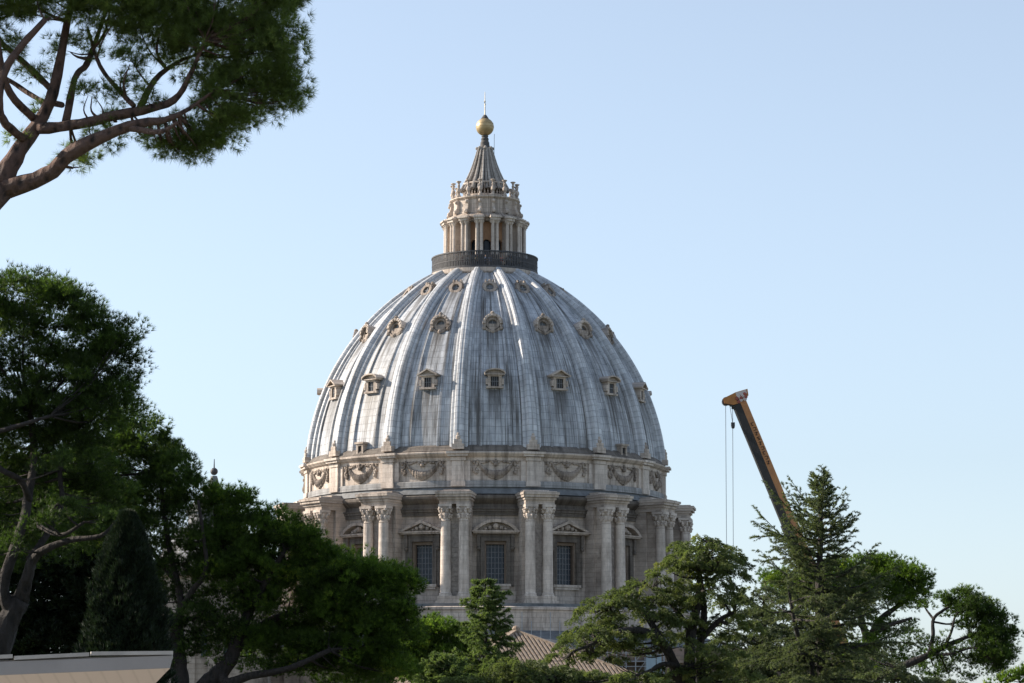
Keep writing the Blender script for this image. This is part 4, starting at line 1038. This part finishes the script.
t.limb([(700, 640, 3.5), (720, 620, 2.4), (735, 612, 1.5)], [.3, .1, -.2])
t.limb([(690, 670, 3), (665, 664, 2.4), (648, 672, 2), (634, 676, 1.2)], [0, -1, -1.5, -1.9])
for a in [(702, 538, 14, 5), (693, 545, 20, 6), (714, 547, 20, 6), (704, 552, 26, 7), (684, 561, 20, 6), (728, 562, 20, 6), (712, 562, 26, 7), (703, 543, 22, 7), (690, 553, 20, 6), (722, 556, 24, 7), (700, 566, 34, 8), (726, 574, 24, 8), (672, 570, 22, 7), (655, 580, 26, 7), (690, 586, 28, 8), (720, 596, 30, 8), (640, 592, 30, 8), (668, 600, 26, 8),
          (612, 602, 30, 8), (640, 612, 34, 9), (596, 612, 24, 8), (600, 630, 34, 10), (578, 642, 24, 9), (622, 646, 28, 10), (655, 632, 22, 7), (566, 654, 18, 7), (596, 655, 22, 8), (620, 624, 26, 8), (606, 642, 22, 8), (588, 628, 22, 8), (640, 640, 22, 8), (660, 614, 24, 8), (700, 600, 26, 8), (712, 585, 24, 8), (676, 640, 20, 8), (712, 668, 24, 9), (680, 620, 26, 8), (705, 630, 26, 8), (730, 622, 28, 9), (736, 600, 18, 8), (668, 674, 26, 9), (644, 676, 24, 7), (720, 652, 30, 10), (690, 668, 20, 7), (735, 675, 30, 9)]:
    t.pad(*a, dens=1.0, dy=t.r.uniform(-1.4, 1.2), tone=.52)
t.finish()

# N: shaded cedars behind, closing the gap to the tall conifer
t = Tree('cedar_of_lebanon', 'shaded dark cedar squeezed between the large layered cedar and the tall shaggy conifer', 132, foot_at(768, 132), 13, (.14, .028), L_DEO, B_CEDAR)
t.limb3([Vector((0, 0, 0)), at(766, 690, 132) - t.foot, at(764, 600, 132) - t.foot], [.36, .28, .06])
t.limb([(766, 660, 3), (740, 650, 2), (715, 640, 1.2)], [0, .4, .8]); t.limb([(765, 640, 3), (790, 630, 2), (815, 620, 1.2)], [0, .4, .8])
for a in [(758, 592, 22, 9), (775, 608, 30, 10), (745, 615, 28, 10), (760, 630, 36, 10), (790, 640, 36, 10), (735, 640, 26, 9), (760, 655, 40, 11), (800, 662, 40, 11), (745, 675, 40, 10), (785, 680, 44, 10), (830, 676, 36, 10), (722, 662, 20, 8)]:
    t.pad(*a, dens=1.15, dy=t.r.uniform(-1.2, 1.2), tone=.4)
t.finish()

# J: tall shaggy conifer in front of the crane
t = Tree('deodar_cedar', 'tall shaggy grey green conifer with a spiky top standing in front of the crane boom', 108, foot_at(822, 108), 14, (.10, .015), L_DEO, B_CEDAR)
t.limb([(822, 1000, 8), (822, 690, 6), (820, 640, 5), (819, 600, 4), (820, 550, 3), (821, 505, 2), (823, 490, 1.2), (824, 474, .5)])
t.limb([(806, 1000, 5), (812, 690, 4), (803, 655, 3), (794, 620, 2), (788, 585, 1)], [0, -.2, -.6, -1, -1.2])
lead_nodes = [q for q in t.nodes if q[0].z > 2]
WD = [(476, 7), (488, 16), (500, 25), (512, 32), (522, 46), (535, 50), (560, 56), (590, 70), (630, 82), (670, 90), (700, 94)]
NB = 180
zlo, zhi = (at(822, 700, 108) - t.foot).z, (at(824, 478, 108) - t.foot).z
for i in range(NB):
    u = (i + t.r.random()) / NB; z = zlo + (zhi - zlo) * u ** 1.05; py = 700 - (700 - 478) * (z - zlo) / (zhi - zlo)
    Wd = np.interp(py, [q[0] for q in WD], [q[1] for q in WD]) * t.px * t.r.choice([.45, .6, .75, .85, .95, 1.0, 1.12])
    az = i * 2.39996 + t.r.uniform(-.7, .7)
    if 505 < py < 560 and math.cos(az) < -.5: Wd *= 1.3
    if py < 575 and math.cos(az) > 0: Wd *= .74
    if py < 508: Wd *= .9
    main = min((q for q in lead_nodes[:len(lead_nodes)]), key=lambda q: abs(q[0].z - z))[0]
    a = Vector((at(821, py, 108).x - t.foot.x, 0, z)) if py < 600 or t.r.random() < .7 else main
    up_ = np.interp(py, [466, 520, 600, 700], [40, 26, 10, 0])
    shaggy(t, a, az, Wd, R(up_ + t.r.uniform(-16, 16)), np.interp(py, [466, 540, 620], [0, .1, .25]), .10, .0165)
for dx_, py, hh in ((-2, 484, .45), (4, 488, .4), (-6, 496, .5), (8, 502, .4)):
    shaggy(t, at(823 + dx_ * .5, py, 108) - t.foot, t.r.uniform(0, 6.28), .3, R(66), 0)
shaggy(t, at(823, 484, 108) - t.foot, 1.4, .1, R(80), 0)
t.finish()

# K: pines behind it
t = Tree('stone_pine', 'sunlit yellow green stone pine seen behind the tall shaggy conifer', 172, foot_at(866, 172), 15, (.22, .03), L_PINE2, B_SHADE, 'stone pines')
t.limb3([Vector((0, 0, 0)), at(862, 690, 172) - t.foot, at(868, 640, 172) - t.foot], [.5, .42, .28])
t.limb([(868, 642, 4), (880, 620, 3), (900, 605, 2), (915, 595, 1.2)]); t.limb([(868, 642, 4), (860, 615, 3), (855, 590, 2)], [0, .4, .6]); t.limb([(870, 636, 3), (890, 625, 2), (912, 618, 1.2)], [0, -1, -1.6])
for a in [(866, 568, 22, 12), (888, 572, 24, 15), (908, 582, 22, 16), (922, 592, 12, 14), (880, 592, 30, 16), (855, 585, 24, 18), (905, 602, 18, 10), (848, 605, 26, 16), (838, 575, 20, 14), (776, 580, 16, 10), (790, 590, 24, 14), (815, 590, 30, 20)]:
    t.lobe(*a, dens=1.0, dy=t.r.uniform(-1, 1), tone=.55, twigs=2, blob=.5, k=10); t.lobe(a[0], a[1] + 2, a[2] * .85, a[3] * .8, dens=.5, dy=2.4, tone=.5, twigs=0, blob=.5, k=9)
for a in [(895, 630, 26, 12), (880, 650, 30, 14), (900, 668, 30, 12), (918, 650, 14, 10), (860, 660, 30, 16), (865, 625, 24, 12)]:
    t.lobe(*a, dens=.5, dy=t.r.uniform(-1, 1), tone=.55, twigs=1, blob=.45, k=9)
t.finish()

# L: leaning pine at the right
t = Tree('stone_pine', 'leaning stone pine at the right edge with an open crown on a slanting trunk', 150, foot_at(830, 150), 16, (.19, .026), L_PINE, B_SHADE, 'stone pines'); t.thin = .72
t.limb3([Vector((0, 0, 0)), at(872, 686, 150) - t.foot, at(900, 668, 150) - t.foot, at(928, 655, 150) - t.foot, at(950, 644, 150) - t.foot, at(970, 636, 150) - t.foot, at(988, 630, 150) - t.foot], [.34, .26, .2, .17, .13, .09, .05])
t.limb([(930, 654, 3.5), (933, 635, 2.6), (934, 618, 2.4), (950, 606, 1.8), (962, 596, 1.2)], [0, .1, .2, .2, .2]); t.limb([(934, 620, 2), (928, 612, 1.5), (924, 606, 1)], [.2, .5, .6])
t.limb([(945, 647, 2.4), (952, 630, 1.8), (956, 615, 1.4), (972, 602, 1)], [0, -.4, -.6, -.7]); t.limb([(934, 622, 1.6), (950, 624, 1.3), (966, 618, 1)], [.2, .6, .9])
t.limb([(930, 655, 2.5), (950, 654, 2), (970, 648, 1.4), (984, 650, 1)], [0, -.5, -.9, -1.1])
for a in [(962, 600, 18, 9), (948, 602, 9, 8), (980, 610, 18, 12), (996, 624, 16, 16), (1004, 640, 13, 18), (985, 630, 18, 14), (994, 650, 16, 16), (1008, 655, 8, 12), (978, 645, 16, 10), (998, 670, 8, 6), (968, 612, 14, 10), (986, 660, 14, 8), (1002, 662, 10, 10)]:
    t.lobe(*a, dens=.95, dy=t.r.uniform(-.8, .8), tone=.45, twigs=2, blob=.42, k=10); t.lobe(a[0] - 2, a[1] + 1, a[2] * .8, a[3] * .8, dens=.45, dy=1.6, tone=.4, twigs=0, blob=.42, k=9)
for a in [(926, 606, 9, 5), (940, 640, 12, 8), (955, 620, 14, 9), (966, 630, 14, 8), (955, 660, 20, 8), (975, 664, 16, 6), (935, 668, 20, 9), (945, 655, 16, 8), (915, 640, 12, 8), (990, 668, 14, 6), (950, 676, 30, 6), (962, 610, 14, 6)]:
    t.lobe(*a, dens=.42, dy=t.r.uniform(-.6, .8), tone=.45, twigs=2, blob=.3, k=10)
t.finish()

# low trees at the bottom right
t = Tree('broadleaf_tree', 'low yellowish green treetop in the bottom right corner', 140, foot_at(1022, 140), 17, (.24, .06), L_PINE2, B_CEDAR)
t.limb3([Vector((0, 0, 0)), Vector((0, 0, 2)), at(1020, 682, 140) - t.foot], [.2, .15, .05])
for a in [(1012, 680, 12, 6), (1026, 677, 14, 7), (1034, 668, 12, 10), (1000, 688, 14, 6)]: t.lobe(*a, dens=.8, tone=.6, twigs=2, blob=.34, k=7, up=.3)
t.finish()
t = Tree('cedar_of_lebanon', 'dark low cedar under the leaning pine at the bottom right', 126, foot_at(905, 126), 18, (.14, .028), L_DEO, B_CEDAR)
t.limb3([Vector((0, 0, 0)), at(905, 690, 126) - t.foot, at(905, 668, 126) - t.foot], [.3, .22, .06])
for a in [(885, 672, 30, 8), (850, 668, 30, 9), (915, 680, 34, 7), (950, 683, 26, 5), (870, 655, 22, 8), (975, 684, 16, 4)]: t.pad(*a, dens=1.0, dy=t.r.uniform(-1, 1), tone=.42)
t.finish()

# stone pines added out of view on the left to shade the lower crowns
for x, Y, H, sd_ in ((-26, 91, 15.5, 31), (-31, 71, 16.5, 32), (-30, 82, 16, 33)):
    t = Tree('stone_pine', ['stone pine of the grove further left, beyond the tall dark pine'][0], Y, (x, Y, 0), sd_, (.3, .06), L_PINE, B_DARK, 'grove pines further left')
    t.limb3([Vector((0, 0, 0)), Vector((.3, 0, H * .35)), Vector((0, .2, H * .7))], [.4, .35, .2])
    for i in range(14):
        an = i * 2.4; rr_ = 4.2 * math.sqrt((i + .5) / 14); p = Vector((x + rr_ * math.cos(an), Y + rr_ * math.sin(an), 0))
        z = H - 1.6 - .10 * rr_ * rr_ - 2.2 * (i % 3)
        tt = (p.x / Y, z)
        c = Vector((p.x, p.y, z)); f = t.fo; n = 1700
        q = f.unit(n) * f.r.uniform(.5, 1, (n, 1)) * np.array([1.7, 1.7, 1.3]) + np.array(c - t.foot)
        f.brush(q, f.unit(n) * .6 + np.array([0, 0, .5]), .3, .06, 7, .7, np.clip(f.r.normal(.45, .15, n), 0, 1)); t.twig(c - t.foot, .08)
    t.finish()
# ------------------------------------------------------------------ tiled roof, scaffolding, crane, canopy
M_TILE = NT('roman_roof_tiles'); _p = M_TILE.pos(); _n = M_TILE.noise(_p, 1.3, 5); _n2 = M_TILE.noise(_p, 6, 3)
M_TILE.set(M_TILE.b, 'Base Color', M_TILE.mix(M_TILE.ramp(_n2, [(.35, 0.), (.7, 1.)]), M_TILE.mix(_n, (.15, .105, .075), (.27, .20, .145)), (.35, .285, .22)))
M_TILE.b.inputs['Roughness'].default_value = .9; M_TILE = M_TILE.m
M_PLAST = plain('pale_ochre_plaster', (.44, .33, .23), (.33, .25, .18), .7)
apex = at(516, 632, 200)
hs_ = tag(empty('tiled_house', (apex.x, apex.y, 0)), 'low house with a brown hipped roof of ribbed tiles, below the drum behind the cedars', 'house')
Ha = apex.z; Lh = 13.0; Hd = .34 * Lh; zeave = Ha - Hd
cor = []
for k in range(4):
    a = R(-28) + k * math.pi / 2; cor.append(Vector((Lh * math.cos(a), Lh * math.sin(a), zeave)))
wl = MB(); s_ = .93
for k in range(4):
    a, b = cor[k] * s_, cor[(k + 1) % 4] * s_; wl.add([(a.x, a.y, 0), (b.x, b.y, 0), (b.x, b.y, zeave - .1), (a.x, a.y, zeave - .1)], [(0, 1, 2, 3)])
obj('wall', wl, M_PLAST, hs_)
rf2 = MB(); A_ = Vector((0, 0, Ha))
for k in range(4):
    a, b = cor[k], cor[(k + 1) % 4]; rf2.add([A_ - Vector((0, 0, .05)), a, b, a - Vector((0, 0, .25)), b - Vector((0, 0, .25))], [(0, 1, 2), (1, 3, 4, 2)])
    mid = (a + b) / 2; fall = (mid - A_); fl = fall.length; fall.normalize(); ax = (b - a).normalized(); half = (b - a).length / 2
    n = int(half * 2 / .30)
    for i in range(n + 1):                                  # one raised cover-tile row
        w = -half + 2 * half * i / n; t0 = abs(w) / half
        if t0 > .985: continue
        p0 = A_ + fall * (fl * t0) + ax * w; p1 = A_ + fall * (fl * 1.01) + ax * w
        L = (p1 - p0).length; nst = max(1, int(L / .9))
        for q in range(nst):
            rf2.bar(p0 + (p1 - p0) * (q / nst) + Vector((0, 0, .07)), p0 + (p1 - p0) * ((q + .97) / nst) + Vector((0, 0, .035)), .16, .15)
for k in range(4): rf2.bar(A_ + Vector((0, 0, .08)), cor[k] + Vector((0, 0, .08)), .34, .24)
rf2.ball(A_ + Vector((0, 0, .15)), .3, 8)
obj('roof', rf2, M_TILE, hs_)

# scaffolding under the podium
M_TUBE = plain('galvanised_tube', (.34, .36, .39), (.24, .26, .29), 3, .5, .3)
M_NET = plain('scaffold_boards', (.20, .22, .25), (.13, .14, .16), 2)
M_SHEET = plain('pale_blue_sheet', (.28, .36, .42), (.22, .28, .34), 1)
ys = DOME.y - 39.5; p0 = at(522, 640, ys); p1 = at(664, 640, ys)
sc = tag(empty('scaffolding', (p0.x, ys, 0)), 'grey tube scaffolding against the basilica wall behind the big layered cedar', 'scaffolding')
fr_ = MB(); pk = MB(); wid_ = p1.x - p0.x; n = 15; zt2 = at(0, 648, ys).z
for i in range(n + 1):
    x = wid_ * i / n; tall = at(0, 612 + (i % 3) * 9, ys).z if i < 10 else zt2 + .4
    for y in (0, 1.3): fr_.bar((x, y, 0), (x, y, tall if y == 0 else zt2), .09)
for k in range(1, 9):
    z = zt2 * k / 8
    for y in (-.06, 1.36): fr_.bar((0, y, z), (wid_, y, z), .07); fr_.bar((0, y, z - .6), (wid_, y, z - .6), .05)
    pk.box(0, wid_, .1, 1.2, z + .05, z + .11)
for i in range(0, n, 2):
    for k in range(8):
        a, b = (wid_ * i / n, wid_ * (i + 1) / n); fr_.bar((a, -.12, zt2 * k / 8), (b, -.12, zt2 * (k + 1) / 8), .05)
obj('frame', fr_, M_TUBE, sc); obj('platform', pk, M_NET, sc)
shp = MB(); a = at(646, 660, ys).x - p0.x; shp.box(a, a + 1.2, -.22, -.17, zt2 - 5, zt2 - .3); shp.box(a + 1.3, a + 1.9, -.2, -.16, zt2 - 4, zt2 - .8); obj('sheet', shp, M_SHEET, sc)

# telescopic crane
M_ORNG = plain('faded_orange_paint', (.42, .17, .035), (.30, .12, .03), 2.0, .5)
M_BOOM = plain('blackish_boom_paint', (.010, .012, .016), (.007, .008, .010), 2.5, .6)  # near-black colour of the boom's left faces
M_HOOK = plain('crane_iron', (.04, .04, .045), (.02, .02, .025), 3, .5)
M_RW = plain('weathered_white_paint', (.55, .50, .48), (.40, .34, .32), 2, .6)
M_RED = plain('dull_red_paint', (.30, .07, .05), (.2, .05, .04), 2, .6)
M_RUB = plain('tyre_rubber', (.02, .02, .02), None, 3)
M_LETR = plain('dark_lettering', (.06, .03, .02), None, 3)
YC = 230.0
tipP = at(738, 401, YC); botP = at(792, 532, YC); dirb = (botP - tipP).normalized()
base = tipP + dirb * ((tipP.z - 3.0) / -dirb.z)
crn = tag(empty('mobile_crane', (base.x, YC, 0)), 'mobile crane with a long dark and orange boom leaning left above the trees', 'crane')
O = Vector((base.x, YC, 0)); tp_, bs_ = tipP - O, base - O
ln_ = (tp_ - bs_).length; ud = (tp_ - bs_).normalized(); sdv = ud.cross(Vector((0, 1, 0))).normalized()     # sdv: to the right of the boom
if sdv.x < 0: sdv = -sdv
fw = Vector((0, -1, 0)); pxm = YC / F
def boomseg(m, s0, s1, w0, w1):                             # six-sided boom: dark belly towards the left, orange cheek to the right
    pr5 = [(-1, .15), (-.85, .6), (.1, .95), (1.0, .35), (1.0, -.6), (-.5, -.8)]
    vs = []
    for s, w in ((s0, w0), (s1, w1)):
        for a, b in pr5: vs.append(bs_ + ud * s + sdv * (a * w) + fw * (b * w))
    k = 6
    m.add(vs, [tuple(range(k)), tuple(range(2 * k - 1, k - 1, -1))])
    for i in range(k):
        m.cm = 1 if i in (2, 3) else 0; m.add([vs[i], vs[i + k], vs[(i + 1) % k + k], vs[(i + 1) % k]], [(0, 1, 2, 3)])
    m.cm = 0
for s0, s1, w in ((0, ln_ * .40, 9.6), (ln_ * .39, ln_ * .62, 8.8), (ln_ * .61, ln_ * 1.01, 7.6)):
    m = MB(); boomseg(m, s0, s1, w * pxm, w * pxm)
    nr = int((s1 - s0) / 1.1)
    obj('boom_section', m, [M_BOOM, M_ORNG], crn)
lt = MB()                                                  # faded lettering down the orange cheek
for i in range(9):
    c = bs_ + ud * (ln_ - 2.1 - i * .42) + sdv * (.55 * 7.6 * pxm) + fw * (.66 * 7.6 * pxm)
    e1 = (sdv * .65 - fw * .6).normalized(); nn = (sdv * .6 + fw * .65).normalized() * .03
    hw_ = .14
    lt.bar(c - e1 * hw_ + nn, c + e1 * hw_ + nn, .05, .03, nn.normalized())
    lt.bar(c - e1 * hw_ - ud * .22 + nn, c + e1 * hw_ * (1 if i % 2 else .2) - ud * .22 + nn, .05, .03, nn.normalized())
    lt.bar(c + e1 * (hw_ if i % 3 else -hw_) + nn, c + e1 * (hw_ if i % 2 else -hw_) - ud * .22 + nn, .05, .03, nn.normalized())
obj('lettering', lt, M_LETR, crn)
hd = MB(); q = lambda x, y, dyy=0: at(x, y, YC + dyy) - O      # boom head
for dyy in (-.45, .45):
    pts = [q(723, 399), q(724, 404), q(733, 405.5), q(742, 403), q(748, 396), q(747, 389.5), q(735, 393)]
    vs = [p + Vector((0, dyy + d, 0)) for d in (-.06, .06) for p in pts]; k = len(pts)
    hd.add(vs, [tuple(range(k)), tuple(range(2 * k - 1, k - 1, -1))] + [(i, i + k, (i + 1) % k + k, (i + 1) % k) for i in range(k)])
obj('boom_head', hd, M_ORNG, crn)
wp = MB(); wp.bar(q(736, 394.5, -.52), q(746.5, 391.5, -.52), .3, .02, Vector((0, 1, 0)));
for x, y in ((739, 397), (743, 395.5), (741, 400), (745, 399)): wp.ball(q(x, y, -.54), .16, 8, (1, .3, 1))
obj('head_plate', wp, M_RW, crn)
rd = MB()
for x, y in ((737, 398.5), (741, 397.8), (744.5, 393.8), (739, 401.8), (746, 396.8)): rd.ball(q(x, y, -.56), .14, 8, (1, .3, 1))
obj('red_marking', rd, M_RED, crn)
for x, y, r in ((726, 401.5, .34), (733, 402, .4)):
    sv = MB(); M_ = Matrix.Translation(q(x, y)) @ Matrix.Rotation(R(90), 4, 'Z'); 
    vs = []; nn_ = 14
    for d in (-.3, .3):
        for i in range(nn_): vs.append(q(x, y) + Vector((r * math.cos(2 * math.pi * i / nn_), d, r * math.sin(2 * math.pi * i / nn_))))
    sv.add(vs, [tuple(range(nn_)), tuple(range(2 * nn_ - 1, nn_ - 1, -1))] + [(i, (i + 1) % nn_, (i + 1) % nn_ + nn_, i + nn_) for i in range(nn_)])
    obj('sheave', sv, M_HOOK, crn)
for x0, y0, x1, y1 in ((725.6, 402, 727.5, 700), (732.6, 404, 734, 700), (729.6, 404, 732.8, 424)):
    rp = MB(); rp.bar(q(x0, y0), q(x1, y1), .045); obj('rope', rp, M_TUBE, crn)
hb = MB(); hb.bar(q(733, 405), q(733.1, 409), .25); obj('rope_guide', hb, M_HOOK, crn)
hb = MB(); hb.bar(q(732.9, 422.5), q(733, 426.5), .3); hb.ball(q(733, 427), .15, 8); obj('weight_ball', hb, M_HOOK, crn)
cb_ = MB(); cb_.box(-2.2, 3.6, -1.3, 1.3, 1.5, 2.2); cb_.box(-.9, 3.2, -1.2, 1.2, 2.2, 3.3); cb_.box(2.4, 3.8, -1.35, 1.35, 2.25, 3.6); obj('superstructure', cb_, M_ORNG, crn)
cb_ = MB(); cb_.box(-2.1, -.95, -1.3, -.2, 2.21, 3.7); obj('cab', cb_, M_GLASS, crn)
cb_ = MB(); cb_.box(-6, 6, -1.35, 1.35, .75, 1.49); cb_.box(-7.4, -5.2, -1.3, 1.3, .9, 2.5); obj('carrier', cb_, M_ORNG, crn)
for x in (-5.2, -3.6, 2.2, 3.8, 5.2):
    for s in (-1, 1):
        wv = MB(); nn_ = 18; vs = [(x + .62 * math.cos(2 * math.pi * i / nn_), s * (1.36 + d), .62 + .62 * math.sin(2 * math.pi * i / nn_)) for d in (0, .4) for i in range(nn_)]
        wv.add(vs, [tuple(range(nn_)), tuple(range(2 * nn_ - 1, nn_ - 1, -1))] + [(i, (i + 1) % nn_, (i + 1) % nn_ + nn_, i + nn_) for i in range(nn_)]); obj('wheel', wv, M_RUB, crn)

# pale canopy at the bottom left, seen from below
YK = 17.0
M_CANF = plain('grey_canopy_fascia', (.27, .26, .255), (.22, .21, .205), 2.5, .8)
kc = NT('beige_canopy_lining'); sx = kc.n('SeparateXYZ'); kc.set(sx, 0, kc.pos())
kc.set(kc.b, 'Base Color', kc.mix(kc.math('MULTIPLY', kc.ramp(kc.math('PINGPONG', sx.outputs[0], .045), [(0., 1.), (.012, 0.)]), .45), (.56, .50, .44), (.40, .36, .31))); kc.b.inputs['Roughness'].default_value = .85
M_TRIM = plain('pale_metal_trim', (.42, .40, .37), None, 4, .55)
fr0, fr1 = at(-260, 671, YK - .6), at(172, 655.5, YK); lo0, lo1 = at(-260, 686, YK - .6), at(169, 668, YK)
can = tag(empty('canopy', ((fr0.x + fr1.x) / 2, YK + 2, 0)), 'pale flat canopy with a grey edge and beige underside at the lower left', 'canopy')
C0 = Vector(can.location); back = Vector((-1.1, 4.2, 0))
def quadbox(m, P, th):                                      # four corners and a thickness vector
    vs = [Vector(p) - C0 for p in P] + [Vector(p) - C0 + th for p in P]
    m.add(vs, [(0, 1, 2, 3), (7, 6, 5, 4), (0, 4, 5, 1), (1, 5, 6, 2), (2, 6, 7, 3), (3, 7, 4, 0)])
m = MB(); quadbox(m, [lo0, lo1, fr1, fr0], Vector((0, .05, 0))); obj('fascia', m, M_CANF, can)
in0, in1 = at(-260, 716, YK - .1), at(149, 690, YK + .5)     # the lining slopes back under the edge
m = MB(); quadbox(m, [lo0 + Vector((0, .051, 0)), in0, in1, lo1 + Vector((0, .051, 0))], Vector((0, .02, .03))); obj('lining', m, kc.m, can)
m = MB(); quadbox(m, [fr0 + Vector((0, .052, -.02)), fr1 + Vector((0, .052, -.02)), fr1 + back + Vector((0, 0, -.02)), fr0 + back + Vector((0, 0, -.02))], Vector((0, 0, .03))); obj('roof_panel', m, M_CANF, can)
e1_, e2_ = fr1 + Vector((.003, .051, -.0)), fr1 + back
m = MB(); quadbox(m, [e1_ + Vector((-.04, 0, -.022)), e2_ + Vector((-.04, 0, -.022)), in1 + back * .8 + Vector((-.04, 0, 0)), in1 + Vector((-.04, .06, 0))], Vector((.03, 0, 0))); obj('side_panel', m, kc.m, can)
m = MB()
for a, b in ((.0, .34), (.345, .62), (.625, .8), (.805, 1.0)):
    m.bar(fr0 + (fr1 - fr0) * a - C0 + Vector((0, .02, .016 + .008 * (a * 7 % 2))), fr0 + (fr1 - fr0) * b - C0 + Vector((0, .02, .016 + .008 * (a * 5 % 2))), .06, .022)
obj('edge_trim', m, M_TRIM, can)
for x in (fr0.x + .5, fr1.x - .9):
    m = MB(); zt3 = in1.z + .05; m.box(x - C0.x - .06, x - C0.x + .06, 1.2, 1.32, 0, zt3); m.box(x - C0.x - .16, x - C0.x + .16, 1.1, 1.42, 0, .05); obj('post', m, M_TRIM, can)
